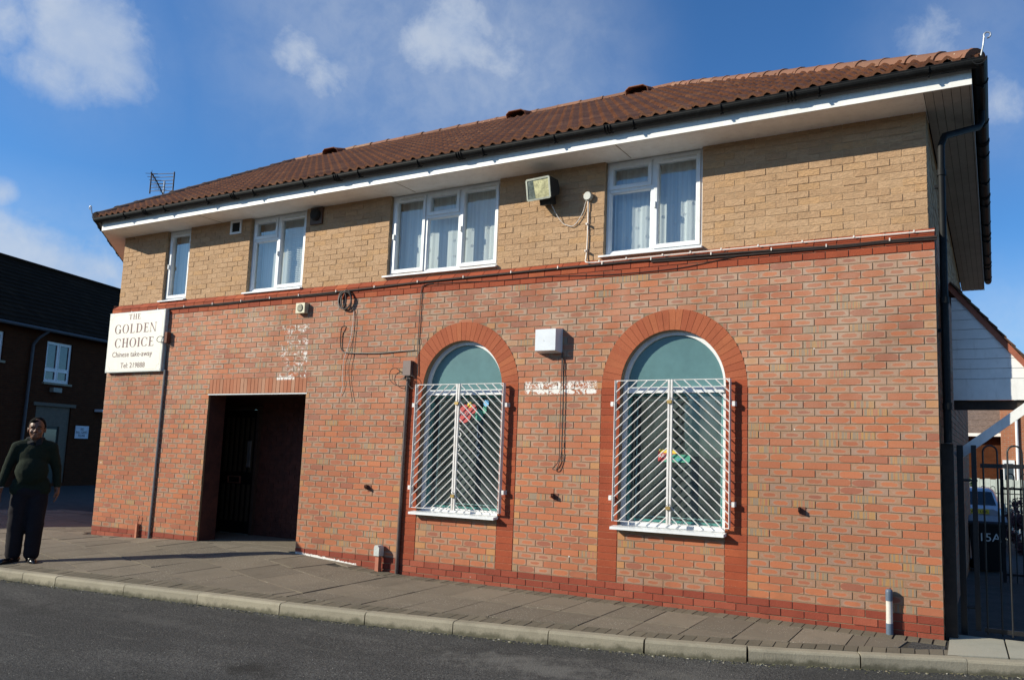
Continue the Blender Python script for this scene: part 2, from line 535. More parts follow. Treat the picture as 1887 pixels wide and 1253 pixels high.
M_SOFFIT = mat("soffit_board", (.87, .86, .83), .6, noise_amt=.08, noise_scale=1.2, dirt=((.36, .30, .2), .3))
M_SOFFIT2 = mat("shaded_soffit_board", (.42, .41, .385), .6, noise_amt=.1, noise_scale=2)  # darker copy of the soffit white, side eaves' shade put into the colour
M_BLACKP = mat("black_plastic", (.008, .009, .010), .6, noise_amt=.2, spec=.2, dirt=((.03, .03, .028), .5))
M_IRON = mat("white_painted_iron", (.72, .70, .68), .42, noise_amt=.08, noise_scale=20, dirt=((.35, .2, .12), .35))
M_BLKIRON = mat("black_painted_iron", (.012, .012, .013), .4, noise_amt=.2)
M_RUST = mat("rusty_steel", (.16, .055, .03), .8, noise_amt=.35, noise_scale=40)
M_CABLE = mat("black_cable", (.035, .025, .022), .5, noise_amt=.2)
M_CABLEW = mat("white_cable", (.72, .66, .60), .5)
M_PIPEB = mat("brown_plastic", (.105, .075, .065), .45, noise_amt=.2)
M_PIPEG = mat("grey_plastic", (.17, .165, .165), .45, noise_amt=.15)
M_BRASS = mat("dull_brass", (.36, .25, .09), .45, .7)
M_GALV = mat("galvanised_steel", (.45, .46, .47), .4, .8)
M_SIGN = mat("sign_face", (.80, .77, .68), .45, noise_amt=.03, noise_scale=2)
M_SIGNE = mat("sign_edge", (.50, .56, .56), .45)
M_LETTER = mat("sign_lettering", (.14, .065, .072), .6)
M_GREYLINE = mat("sign_border_line", (.50, .48, .44), .6)
M_CREAM = mat("aged_cream_plastic", (.55, .52, .36), .5, noise_amt=.1)
M_DARK = mat("dark_void", (.02, .018, .016), .9)
M_INT = mat("interior_wall", (.10, .105, .10), .9)
M_TIMBER = mat("dark_stained_timber", (.030, .021, .015), .8, noise_amt=.3, noise_scale=6)
M_DOOR = mat("dark_door_paint", (.006, .005, .005), .6, spec=.2)
M_DOORW = mat("door_slat_paint", (.045, .032, .020), .6)
M_ALARM = mat("alarm_box_white", (.66, .70, .74), .35, noise_amt=.04)
M_CURTAIN_P = None


def make_glass(name, tint=(1, 1, 1), tr=1.0, rough=0.0, ior=1.5, refl=1.0, haze=None):
    m_ = bpy.data.materials.new(name)
    m_.use_nodes = True
    t = NT(m_.node_tree)
    geo = t.n('ShaderNodeNewGeometry')
    cosv = t.m('ABSOLUTE', t.vm('DOT_PRODUCT', geo.outputs['Incoming'], geo.outputs['Normal']))
    fr = t.m('ADD', .04, t.m('MULTIPLY', .96, t.m('POWER', t.m('SUBTRACT', 1.0, cosv), 5.0)))
    f2 = t.m('MULTIPLY', fr, 1.8 * refl, clamp=True)
    tb = t.n('ShaderNodeBsdfTransparent', None, Color=(*[c * tr for c in tint], 1))
    pos = t.n('ShaderNodeNewGeometry').outputs['Position']
    bn = t.n('ShaderNodeBump', None, Strength=.10, Distance=.02, Height=t.noise(pos, 2.0, 2))
    gl = t.n('ShaderNodeBsdfGlossy', None, Roughness=rough, Color=(.95, .98, 1, 1), Normal=bn.outputs[0])
    base = tb.outputs[0]
    if haze:  # milky reflection tone of the panes, mixed in as a diffuse share
        df = t.n('ShaderNodeBsdfDiffuse', None, Color=(*haze[0], 1))
        da = t.m('MULTIPLY', haze[1], t.mr(t.noise(t.mapping(pos, (3, 3, 1.2)), 1.5, 5, .65), .3, .75, .45, 1.3))
        base = t.n('ShaderNodeMixShader', None, _0=da, _1=base, _2=df.outputs[0]).outputs[0]
    mx = t.n('ShaderNodeMixShader', None, _0=f2, _1=base, _2=gl.outputs[0])
    o = t.n('ShaderNodeOutputMaterial')
    t.t.links.new(mx.outputs[0], o.inputs[0])
    return m_


M_GLASS = make_glass("window_glass", (.92, .97, .98), 1.0, refl=1.6)
M_SHOPGLASS = make_glass("shop_window_glass", (.62, .82, .80), .85, refl=.9, haze=((.34, .44, .43), .17))
M_FARGLASS = mat("far_window_glass", (.05, .07, .09), .08, spec=.9)


def make_curtain(name, col, tr):
    m_ = bpy.data.materials.new(name)
    m_.use_nodes = True
    t = NT(m_.node_tree)
    pos = t.n('ShaderNodeNewGeometry').outputs['Position']
    c = t.mix(t.mr(t.noise(t.mapping(pos, (30, 1, .6)), 1.0, 3), .3, .7), tuple(x * .8 for x in col), col)
    d = t.n('ShaderNodeBsdfDiffuse', None, Color=c)
    tl = t.n('ShaderNodeBsdfTranslucent', None, Color=c)
    tb = t.n('ShaderNodeBsdfTransparent')
    a = t.n('ShaderNodeMixShader', None, _0=.35, _1=d.outputs[0], _2=tl.outputs[0])
    b = t.n('ShaderNodeMixShader', None, _0=tr, _1=a.outputs[0], _2=tb.outputs[0])
    o = t.n('ShaderNodeOutputMaterial')
    t.t.links.new(b.outputs[0], o.inputs[0])
    return m_


M_NET = make_curtain("net_curtain", (.90, .92, .88), .05)
M_NETMOTIF = make_curtain("net_motif", (.9, .9, .88), 0.0)
M_BLIND = make_curtain("roller_blind", (.80, .80, .76), .04)


def make_road():
    m_ = bpy.data.materials.new("asphalt")
    m_.use_nodes = True
    t = NT(m_.node_tree)
    pos = t.n('ShaderNodeNewGeometry').outputs['Position']
    g = t.noise(pos, 120, 2, .7)
    g2 = t.noise(pos, 42, 3, .7)
    broad = t.noise(t.mapping(pos, (.45, 1.1, 1)), 1.4, 6, .65)
    col = t.mix(t.mr(t.m('ADD', t.m('MULTIPLY', g, .6), t.m('MULTIPLY', g2, .4)), .38, .64), (.026, .026, .025), (.150, .146, .136))
    col = t.mix(t.mr(broad, .38, .68, .55, 0), col, (.036, .036, .035))
    col = t.mix(t.mr(broad, .55, .80, 0, .5), col, (.135, .13, .12))
    vo = t.n('ShaderNodeTexVoronoi', None, Scale=24.0, Vector=pos)
    col = t.mix(t.m('MULTIPLY', t.mr(vo.outputs['Distance'], .13, .07), t.mr(t.noise(pos, 5, 2), .50, .60)), col, (.42, .41, .37))
    vo2 = t.n('ShaderNodeTexVoronoi', None, Scale=60.0, Vector=pos)
    col = t.mix(t.m('MULTIPLY', t.mr(vo2.outputs['Distance'], .22, .12), t.mr(t.noise(pos, 9, 2), .44, .56)), col, (.24, .235, .21))
    # oil stains near the middle of the frame and pale scuffs
    sp = t.n('ShaderNodeSeparateXYZ', None, _0=pos)
    for (x, y, rx, ry, cc, am) in ((-4.6, -3.55, .42, .22, (.030, .029, .026), .8), (-3.95, -4.2, .25, .12, (.03, .029, .026), .7), (-8.4, -3.2, .7, .3, (.03, .03, .028), .5),
                                   (-2.9, -2.35, .9, .35, (.17, .165, .15), .7), (-1.3, -2.0, 1.3, .25, (.15, .145, .13), .6), (-6.8, -2.9, .8, .2, (.12, .118, .11), .4)):
        dx = t.m('DIVIDE', t.m('SUBTRACT', sp.outputs[0], x), rx)
        dy = t.m('DIVIDE', t.m('SUBTRACT', sp.outputs[1], y), ry)
        d = t.m('ADD', t.m('MULTIPLY', dx, dx), t.m('MULTIPLY', dy, dy))
        d = t.m('ADD', t.m('SQRT', d), t.m('MULTIPLY', t.m('SUBTRACT', t.noise(pos, 5.0, 4, .7), .5), 2.6))
        col = t.mix(t.mr(d, 1.1, .1, 0, am), col, cc)
    sc_ = t.noise(t.mapping(pos, (1.0, 6.0, 1), (0, 0, 0), (0, 0, R(-12))), 1.6, 7, .75)
    col = t.mix(t.mr(sc_, .56, .76, 0, .5), col, (.19, .185, .165))
    b = t.n('ShaderNodeBsdfPrincipled', None, Base__Color=col, Roughness=.92)
    b.inputs['Specular IOR Level'].default_value = .2
    bn = t.n('ShaderNodeBump', None, Strength=.9, Distance=.014, Height=t.m('ADD', g, g2))
    t.t.links.new(bn.outputs[0], b.inputs['Normal'])
    o = t.n('ShaderNodeOutputMaterial')
    t.t.links.new(b.outputs[0], o.inputs[0])
    return m_


M_ROAD = make_road()
M_YARD = mat("yard_tarmac", (.042, .038, .032), .92, noise_amt=.3, noise_scale=3, bump=.5, bump_scale=120)
M_JOINT = mat("joint_sand", (.035, .032, .022), .95, noise_amt=.3, noise_scale=30)
M_EARTH = mat("earth", (.10, .085, .06), .95, noise_amt=.2)


def make_far_brick(name, c1, c2, mort, sx=1.0, rot=(0, 0, 0)):
    m_ = bpy.data.materials.new(name)
    m_.use_nodes = True
    t = NT(m_.node_tree)
    co = t.n('ShaderNodeTexCoord').outputs['Object']
    sp = t.n('ShaderNodeSeparateXYZ', None, _0=co)
    v = t.n('ShaderNodeCombineXYZ', None, _0=t.m('ADD', sp.outputs[0], sp.outputs[1]), _1=sp.outputs[2], _2=0.0)
    br = t.n('ShaderNodeTexBrick', None, Color1=(*c1, 1), Color2=(*c2, 1), Mortar=(*mort, 1), Scale=1.0, Mortar__Size=.006, Brick__Width=.225, Row__Height=.075, Vector=v.outputs[0])
    c = t.mix(t.mr(t.noise(co, 3, 4), .3, .7, 0, .3), br.outputs[0], tuple(x * .5 for x in c1))
    b = t.n('ShaderNodeBsdfPrincipled', None, Base__Color=c, Roughness=.95)
    b.inputs['Specular IOR Level'].default_value = .1
    bn = t.n('ShaderNodeBump', None, Strength=.6, Distance=.01, Height=t.m('SUBTRACT', 1.0, br.outputs[1]))
    t.t.links.new(bn.outputs[0], b.inputs['Normal'])
    o = t.n('ShaderNodeOutputMaterial')
    t.t.links.new(b.outputs[0], o.inputs[0])
    return m_


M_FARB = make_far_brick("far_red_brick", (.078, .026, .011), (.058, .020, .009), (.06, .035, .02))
M_FARB2 = make_far_brick("orange_far_brick", (.42, .17, .09), (.36, .13, .07), (.34, .27, .2))
M_SIDEB = make_far_brick("side_wall_brick", (.36, .13, .07), (.30, .11, .06), (.28, .2, .13))
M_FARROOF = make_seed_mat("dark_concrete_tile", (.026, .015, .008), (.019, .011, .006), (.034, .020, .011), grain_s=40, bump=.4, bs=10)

# ------------------------------------------------------------------ ground
XC = -12.627      # left corner of the front wall (right corner is x = 0, wall face y = 0, z = 0 is the plinth top)
ST = 0.058        # upper wall stands back by this
ZS = 4.772        # soffit
OV = 0.397        # overhang
KB = [(-30, -2.9), (-20, -2.75), (-14.5, -2.62), (-12.6, -2.56), (-11.5, -2.50), (-10.404, -2.413), (-9.228, -2.316), (-8.15, -2.20), (-7.087, -2.083), (-5.991, -1.98), (-4.993, -1.852), (-4.071, -1.70),
      (-3.151, -1.54), (-2.298, -1.385), (-1.467, -1.17), (-0.619, -0.86), (0.16, -0.535), (1.0, -0.22), (1.9, .15), (6, 1.9)]


def yk(x):
    for (a, b), (c, d) in zip(KB, KB[1:]):
        if x <= c:
            return b + (d - b) * (x - a) / (c - a)
    return KB[-1][1]


WB = [(-40, -.17), (-13, -.155), (-12.6, -.153), (-11.48, -.115), (-10.07, -.06), (-8.05, -.072), (-7.1, -.135), (-6.2, -.188), (20, -.190)]


def zb(x):
    for (a, b), (c, d) in zip(WB, WB[1:]):
        if x <= c:
            return b + (d - b) * (x - a) / (c - a)
    return WB[-1][1]


def zpav(x, y):
    k = yk(x)
    if y >= 0:
        return zb(x) - (.022 * y if x < -12.6 else 0)
    t = min(1, max(0, y / k)) if k < -0.001 else 0
    return zb(x) + (-.2 - zb(x)) * t


# base land to the horizon
g = MB()
g.add([(-900, -900, -1.0), (900, -900, -1.0), (900, 900, -1.0), (-900, 900, -1.0)], [(0, 1, 2, 3)])
g.build('ground', M_EARTH, kind='structure')
# road up to the kerb line
g = MB()
fr = [(x, y - .06, -.312) for x, y in KB]
n = len(fr)
g.add(fr + [(x, -90, -.312) for x, y in KB], [(i, n + i, n + i + 1, i + 1) for i in range(n - 1)])
g.add([(-90, -90, -.312), (-30, -90, -.312), (-30, -2.96, -.312), (-90, -2.96, -.312), (6, -90, -.312), (90, -90, -.312), (90, 1.84, -.312), (6, 1.84, -.312)], [(0, 1, 2, 3), (4, 5, 6, 7)])
g.build('road', M_ROAD, kind='structure')

pav = link('pavement', None, None, kind='structure')
# bed of the pavement (dark joint sand), a hair below the slabs
g = MB()
xs = [-30 + i * .4 for i in range(int(36 / .4) + 1)]
for x0, x1 in zip(xs, xs[1:]):
    for j in range(6):
        q = []
        for (x, jj) in ((x0, j), (x1, j), (x1, j + 1), (x0, j + 1)):
            y = yk(x) * (1 - jj / 6)
            q.append((x, y, zpav(x, y) - .007))
        g.add(q, [(0, 1, 2, 3)])
g.build('bedding_sand', M_JOINT, pav)


def clip(poly, inside):
    """Sutherland-Hodgman against half planes given as (px,py,nx,ny): keep (p-P).n >= 0"""
    for (px, py, nx, ny) in inside:
        out = []
        for i in range(len(poly)):
            a, b = poly[i], poly[(i + 1) % len(poly)]
            da = (a[0] - px) * nx + (a[1] - py) * ny
            db = (b[0] - px) * nx + (b[1] - py) * ny
            if da >= 0:
                out.append(a)
            if (da >= 0) != (db >= 0):
                t = da / (da - db)
                out.append((a[0] + (b[0] - a[0]) * t, a[1] + (b[1] - a[1]) * t))
        poly = out
        if len(poly) < 3:
            return []
    return poly


def area(poly):
    return .5 * sum(poly[i][0] * poly[(i + 1) % len(poly)][1] - poly[(i + 1) % len(poly)][0] * poly[i][1] for i in range(len(poly)))


def slab(name, poly, m_, inset=.007, lift=0.0):
    if len(poly) < 3:
        return
    A = area(poly)
    if abs(A) < .004:
        return
    if A < 0:
        poly = poly[::-1]
    cx = sum(p[0] for p in poly) / len(poly)
    cy = sum(p[1] for p in poly) / len(poly)
    pp = []
    for p in poly:
        d = math.hypot(p[0] - cx, p[1] - cy)
        pp.append((cx + (p[0] - cx) * (1 - inset / max(d, .02)), cy + (p[1] - cy) * (1 - inset / max(d, .02))))
    tx, ty, dz = random.uniform(-.006, .006), random.uniform(-.006, .006), random.uniform(-.0015, .003) + lift
    mb = MB()
    mb.cur = (random.random(), random.random(), 0, 1)
    mb.prism([(x - cx, y - cy) for x, y in pp], -.03, lambda x, y: zpav(x + cx, y + cy) - zpav(cx, cy) + tx * x + ty * y)
    mb.build(name, m_, pav).location = (cx, cy, zpav(cx, cy) + dz)


KW = .125   # kerb top width lies in front of the measured line
# strip of blocks along the kerb
x = -12.5
while x < .12:
    x2 = x + .108
    sk = .02
    slab('paving_block', [(x, yk(x)), (x2, yk(x2)), (x2 - sk, yk(x2) + .205), (x - sk, yk(x) + .205)], M_BLOCK, .009)
    x = x2
# strip along the wall
x = -7.05
while x < -.5:
    x2 = x + .108
    slab('paving_block', [(x, -.225), (x2, -.225), (x2, -.02), (x, -.02)], M_BLOCK, .009)
    x = x2
for xx in (-.52, -.41, -.30, -.19, -.08):
    slab('paving_block', [(xx, -.225), (xx + .1, -.225), (xx + .1, -.02), (xx, -.02)], M_BLOCK, .009)
# straight laid slabs, right of the brown pipe
inner = -.23
x = -6.2
while x < -.62:
    x2 = min(x + .455, -.60)
    for j in range(4):
        y1, y0 = inner - j * .60, inner - (j + 1) * .60
        off = 0
        lim = [(x, yk(x) + .212, -(yk(x2) - yk(x)), (x2 - x)), (0, y0, 0, 1)]
        slab('paving_slab', clip([(x, -3), (x2, -3), (x2, y1), (x, y1)], lim), M_SLAB, .008)
    x = x2
slab('paving_slab', [(-.60, yk(-.60) + .212), (-.33, yk(-.33) + .212), (-.28, inner), (-.60, inner)], M_SLAB, .008)
# rotated slabs, left part
ua = R(-14)
U = (math.cos(ua), math.sin(ua))
V = (-U[1], U[0])
for i in range(-26, 20):
    for j in range(-10, 14):
        sh = .3 * (j % 2)
        o = (-9.4 + U[0] * (i * .6 + sh) + V[0] * j * .6, -1.4 + U[1] * (i * .6 + sh) + V[1] * j * .6)
        q = [o, (o[0] + U[0] * .6, o[1] + U[1] * .6), (o[0] + (U[0] + V[0]) * .6, o[1] + (U[1] + V[1]) * .6), (o[0] + V[0] * .6, o[1] + V[1] * .6)]
        cx = sum(p[0] for p in q) / 4
        if cx < -18.5:
            continue
        ykc = yk(min(-6.3, cx))
        sl = (yk(cx + .5) - yk(cx - .5))
        lims = [(cx, yk(cx) + .21, -sl, 1.0), (-6.22, 0, -1, 0)]
        a = clip(q, lims + [(0, -.235 if cx > -7.05 else -.012, 0, -1)])
        slab('paving_slab', a, M_SLAB, .008)
        if cx < -12.9:
            b = clip(q, lims + [(0, .0, 0, 1), (0, 2.9, 0, -1), (-12.85, 0, -1, 0)])
            slab('paving_slab', b, M_SLAB, .008)
# tarmac patch at the corner and two flags in front of the gate
slab('tarmac_patch', [(-.28, yk(-.28) + .16), (.04, yk(.04) + .03), (.02, -.24), (-.25, -.235)], M_ROAD, .003)
for q in ([(.05, yk(.05) + .02), (.50, yk(.50) + .02), (.47, .30), (.03, .30)], [(.51, yk(.51) + .02), (1.1, yk(1.1) + .02), (1.05, .33), (.48, .32)], [(1.11, yk(1.11) + .02), (1.7, yk(1.7) + .02), (1.65, .36), (1.06, .33)]):
    slab('concrete_flag', q, M_FLAG, .004, .004)

# kerb stones
kx = [-16.6, -15.6, -14.5, -13.5, -12.5, -11.45, -10.40, -9.80, -9.228, -8.15, -7.087, -5.991, -4.993, -4.071, -3.151, -2.298, -1.467, -0.619, 0.16, 1.0, 1.9]
for a, b in zip(kx, kx[1:]):
    mb = MB()
    mb.cur = (random.random(), random.random(), 0, 1)
    A, B = Vector((a, yk(a), 0)), Vector((b, yk(b), 0))
    L = (B - A).length
    t = (B - A).normalized()
    nrm = Vector((t.y, -t.x, 0))
    prof = [(0, -.16), (.0, .0), (.085, 0.0), (.102, -.008), (.110, -.022), (.116, -.16)]
    prof = [(p[0], p[1]) for p in prof]
    vs = []
    for s_ in (.004, L - .004):
        for (d, z) in prof:
            vs.append(t * s_ + nrm * d + Vector((0, 0, z)))
    k = len(prof)
    mb.add(vs, [tuple(range(k)), tuple(range(2 * k - 1, k - 1, -1))] + [(i, (i + 1) % k, k + (i + 1) % k, k + i) for i in range(k)])
    mb.build('kerb_stone', M_KERB, pav, loc=None).location = (a, yk(a), -.200 + random.uniform(-.003, .003))

# litter, moss and grit along the foot of the kerb
g = MB()
for i in range(1500):
    x = random.uniform(-13, 1.2)
    d = abs(random.gauss(0, .05)) + .112
    y = yk(x) - d
    s_ = random.uniform(.003, .010)
    g.cur = (random.random(), random.random(), 0, 1)
    M = Matrix.Translation((x, y, -.312 + s_ * .3)) @ Matrix.Rotation(random.uniform(0, 6), 4, 'Z') @ Matrix.Rotation(random.uniform(-.6, .6), 4, 'X')
    g.box((-s_, -s_ * .6, -s_ * .25), (s_, s_ * .6, s_ * .25), M)
M_LITTER = make_seed_mat("kerb_litter", (.20, .17, .11), (.09, .10, .05), (.5, .47, .4))
g.build('kerb_litter', M_LITTER, kind='stuff', label='bits of grit, moss and leaf litter lying along the foot of the kerb', category='litter')

# courtyard at the left, reaching the far building
g = MB()
for i in range(16):
    for j in range(14):
        q = []
        for a, b in ((i, j), (i + 1, j), (i + 1, j + 1), (i, j + 1)):
            x = -12.7 - (a / 16) ** 1.4 * 42 - max(0, b - 3) * 0.0
            y = -2.4 + b * 2.6
            if y <= 0:
                z = zpav(x, max(y, yk(x) + .01)) - .009
                y = max(y, yk(x) + .01)
            else:
                z = zb(x) - .022 * y - .012
                z = max(z, -.50)
            q.append((x, y, z))
        g.add(q, [(0, 1, 2, 3)])
g.build('courtyard', M_YARD, kind='structure')
# passage beyond the gate, falling away
g = MB()
for j in range(10):
    y0, y1 = .30 + j * 2.6, .30 + (j + 1) * 2.6
    z0, z1 = -.2 - .036 * y0, -.2 - .036 * y1
    g.add([(-.02 if y0 < 9 else -6, y0, z0), (9, y0, z0), (9, y1, z1), (-.02 if y0 < 9 else -6, y1, z1)], [(0, 1, 2, 3)])
g.build('path', M_YARD, kind='structure')

# ------------------------------------------------------------------ the brick building
bld = thing('brick_building', 'two storey brick building with red lower wall, buff upper wall and tiled hipped roof', 'building', (0, 0, 0))


def face_uv(me, mode='xz'):
    """uv layer 'face' : 0..1 over every separate brick's front"""
    uvl = me.uv_layers.new(name="face")
    n = len(me.vertices) // 8
    import array
    co = [0.0] * (len(me.vertices) * 3)
    me.vertices.foreach_get("co", co)
    box = []
    for b in range(n):
        xs_ = [co[(b * 8 + k) * 3] for k in range(8)]
        ys_ = [co[(b * 8 + k) * 3 + 1] for k in range(8)]
        zs_ = [co[(b * 8 + k) * 3 + 2] for k in range(8)]
        ex, ey, ez = max(xs_) - min(xs_), max(ys_) - min(ys_), max(zs_) - min(zs_)
        box.append((min(xs_), max(ex, 1e-6), min(ys_), max(ey, 1e-6), min(zs_), max(ez, 1e-6), mode))
    uvs = []
    li = [0] * len(me.loops)
    me.loops.foreach_get("vertex_index", li)
    for v in li:
        x0, ex, y0, ey, z0, ez, md = box[v // 8]
        if md == 'xz':
            uvs += [(co[v * 3] - x0) / ex, (co[v * 3 + 2] - z0) / ez]
        else:
            uvs += [(co[v * 3 + 1] - y0) / ey, (co[v * 3 + 2] - z0) / ez]
    uvl.data.foreach_set("uv", uvs)


WIN_ARCH = [(-5.415, .600), (-2.640, .605)]      # centre x, half width
SPR, ROUT, SILL = 2.125, .835, .60
PIL = [(-6.25, -6.015), (-4.815, -4.58), (-3.48, -3.245), (-2.035, -1.80)]
DOOR = (-10.06, -8.055, 2.10)


def blocked(z0, z1):
    zm = (z0 + z1) / 2
    out = []
    if zm < 2.325:
        out.append((DOOR[0], DOOR[1]))
    for cx, hw in WIN_ARCH:
        if zm > SPR:
            dz = zm - SPR
            if dz < ROUT:
                hw2 = math.sqrt(ROUT ** 2 - dz ** 2)
                out.append((cx - hw2 + .003, cx + hw2 - .003))
        elif z1 > SILL:
            out.append((cx - hw - .235, cx + hw + .235))
        else:
            out.append((cx - hw - .235, cx - hw))
            out.append((cx + hw, cx + hw + .235))
    return sorted(out)


def free_spans(x0, x1, bl):
    out, c = [], x0
    for a, b in bl:
        if a > c:
            out.append((c, a))
        c = max(c, b)
    if c < x1:
        out.append((c, x1))
    return out


def courses(x0, x1, ztop, nrow, blockfn, first=0):
    """stretcher bond; yields (x, z, length, row, is_end_header)"""
    for k in range(nrow):
        z1 = ztop - k * .075
        z0 = z1 - .075
        off = 0.0 if (k + first) % 2 == 0 else -.1125
        for a, b in free_spans(x0, x1, blockfn(z0, z1)):
            # joints at x1 + off - n*.225
            joints = [b]
            n0 = math.ceil((x1 + off - b) / .225 - 1e-6)
            x = x1 + off - n0 * .225
            if b - x < .045:
                x -= .225
            while x > a + .04:
                joints.append(x)
                x -= .225
            joints.append(a)
            for i in range(len(joints) - 1):
                r_, l_ = joints[i], joints[i + 1]
                yield (l_ + .0045, z0 + .0045, r_ - l_ - .009, k, (r_ - l_) < .17)


def proj_area(x, z, y=0):
    d = Vector((x, y, z)) - cam.location
    return abs(d.y) / d.length ** 3


def make_seeded(hdr):
    if hdr and random.random() < .5:
        return (random.random(), random.random(), .9, 1)
    r_ = random.random()
    ty = .4 if r_ < .055 else 0.0
    return (random.random() ** .9, random.random(), ty, 1)


def lay(name, items, m_, parent, keep=300, depth=.05, yf=0.0, seedfn=make_seeded, jit=.0020, uv=True, hgt=.066, stuff_label=None):
    """items: (x,z,len,row,hdr). the largest in view become single objects sharing meshes, the rest one mesh"""
    items = sorted(items, key=lambda i: -proj_area(i[0], i[1]) * max(i[2], .02))
    cache = {}
    for (x, z, L, k, h) in items[:keep]:
        key = (round(L, 2), h, random.randrange(14))
        if key not in cache:
            mb = MB()
            mb.cur = seedfn(h)
            mb.box((0, 0, 0), (round(L, 2), depth, hgt))
            me = mb.mesh(name, m_)
            if uv:
                face_uv(me)
            cache[key] = me
        o = link(name, cache[key], parent)
        o.location = (x, yf + random.uniform(-jit, jit), z + random.uniform(-.0012, .0012))
        o.rotation_euler = (0, random.uniform(-.004, .004), 0)
        o.scale = (L / round(L, 2), 1, 1)
    rest_ = items[keep:]
    if rest_:
        mb = MB()
        for (x, z, L, k, h) in rest_:
            mb.cur = seedfn(h)
            dy, dz = random.uniform(-jit, jit), random.uniform(-.0012, .0012)
            mb.box((x, yf + dy, z + dz), (x + L, yf + dy + depth, z + hgt + dz))
        me = mb.mesh(name, m_)
        if uv:
            face_uv(me)
        link(name, me, parent, kind='stuff')


def holed_wall(name, outline, holes, y0, y1, m_, parent):
    cu = bpy.data.curves.new(name, 'CURVE')
    cu.dimensions = '2D'
    cu.fill_mode = 'BOTH'
    cu.extrude = (y1 - y0) / 2
    for poly in [outline] + holes:
        sp = cu.splines.new('POLY')
        sp.points.add(len(poly) - 1)
        for p, (x, z) in zip(sp.points, poly):
            p.co = (x, z, 0, 1)
        sp.use_cyclic_u = True
    o = bpy.data.objects.new(name, cu)
    COL.objects.link(o)
    dg = bpy.context.evaluated_depsgraph_get()
    me = bpy.data.meshes.new_from_object(o.evaluated_get(dg))
    bpy.data.objects.remove(o)
    bpy.data.curves.remove(cu)
    M = Matrix(((1, 0, 0, 0), (0, 0, 1, (y0 + y1) / 2), (0, 1, 0, 0), (0, 0, 0, 1)))
    me.transform(M)
    me.flip_normals()
    me.materials.clear()
    me.materials.append(m_)
    return link(name, me, parent)


def arch_poly(cx, hw, zb_, zs, n=24):
    p = [(cx - hw, zb_), (cx + hw, zb_)]
    for i in range(n + 1):
        a = math.pi * i / n
        p.append((cx + hw * math.cos(a), zs + hw * math.sin(a)))
    return p


YM = .005   # mortar face stands back from the brick face
lower = [(XC + .004, -.5), (DOOR[0], -.5), (DOOR[0], DOOR[2]), (DOOR[1], DOOR[2]), (DOOR[1], -.5), (-.004, -.5), (-.004, 3.52), (XC + .004, 3.52)]
wall = holed_wall('wall', lower, [arch_poly(cx, hw, SILL, SPR) for cx, hw in WIN_ARCH], YM, .30, M_MORTAR, bld)
lay('brick', list(courses(XC, 0, 3.375, 45, blocked)), M_BRICK, wall, 300)
lay('plinth_brick', list(courses(XC, 0, 0, 5, lambda a, b: [(DOOR[0], DOOR[1])], 0)), M_PLINTH, wall, 290, yf=-.003, uv=False, jit=.003)
# pilasters: stacks of stretchers
its = []
for a, b in PIL:
    k = 0
    while 0.0 + k * .075 < SPR - .01:
        z = k * .075
        its.append((a + .004, z + .004, b - a - .008, k, False))
        k += 1
lay('pilaster_brick', its, M_RED, wall, 300, yf=-.003, uv=False, hgt=.067, jit=.002)
# red mortar behind pilasters
for a, b in PIL:
    g = MB()
    g.box((a + .001, .0025, .001), (b - .001, .02, SPR))
    g.build('pilaster_mortar', M_MORTAR_R, wall)
for cx, hw in WIN_ARCH:
    g = MB()
    n = 40
    vs = []
    for i in range(n + 1):
        a = math.pi * i / n
        for r_ in (hw + .002, ROUT - .003):
            vs.append((cx + r_ * math.cos(a), .0025, SPR + r_ * math.sin(a)))
    g.add(vs, [(2 * i, 2 * i + 1, 2 * i + 3, 2 * i + 2) for i in range(n)])
    g.build('arch_mortar', M_MORTAR_R, wall)
# arch bricks
for cx, hw in WIN_ARCH:
    nv = 31
    mesh_cache = {}
    for i in range(nv):
        a0 = math.pi * i / nv
        kk = (round(hw, 3), random.randrange(6))
        if kk not in mesh_cache:
            mb = MB()
            mb.cur = (random.random(), random.random(), 0, 1)
            h0, h1 = .0017 / hw, .0019 / ROUT
            da = math.pi / nv
            r0, r1 = hw + .001, ROUT - .002
            pts = [(r0 * math.cos(h0), r0 * math.sin(h0)), (r1 * math.cos(h1), r1 * math.sin(h1)), (r1 * math.cos(da - h1), r1 * math.sin(da - h1)), (r0 * math.cos(da - h0), r0 * math.sin(da - h0))]
            mb.extr(pts, 'y', 0, .11)
            mesh_cache[kk] = mb.mesh('arch_brick', M_ARCH)
        link('arch_brick', mesh_cache[kk], wall, (cx, -.003 + random.uniform(-.0012, .0012), SPR), (0, -a0, 0))
# soldier course over the doorway
w_ = (DOOR[1] - DOOR[0]) / 27
for i in range(27):
    mb = MB()
    mb.cur = (random.random(), random.random(), 0, 1)
    mb.box((.004, 0, .006), (w_ - .004, .05, .221))
    mb.build('soldier_brick', M_SOLDIER, wall, loc=None).location = (DOOR[0] + i * w_, random.uniform(-.002, .001), 2.1)
# string course: two square courses and one splayed course on top
sc_core = MB()
sc_core.box((XC + .006, YM + .002, 3.521), (-.006, .30, 3.530))
sc_core.box((XC + .006, .075, 3.5305), (-.006, .30, 3.597))
strc = sc_core.build('string_course', M_MORTAR_R, bld)
lay('string_course_brick', [i for i in courses(XC, 0, 3.525, 2, lambda a, b: [])], M_RED, strc, 300, yf=-.004, uv=False, jit=.0015)
x = 0.0
nb = 0
while x > XC + .02:
    x2 = max(x - .225, XC)
    L = x - x2 - .008
    mb = MB()
    mb.cur = (random.random(), random.random(), 0, 1)
    mb.extr([(-.004, 0), (.12, 0), (.12, .072), (ST, .072), (.0, .012)], 'x', 0, L)
    mb.build('splay_brick', M_RED, strc, loc=None).location = (x2 + .004, 0, 3.527)
    x = x2
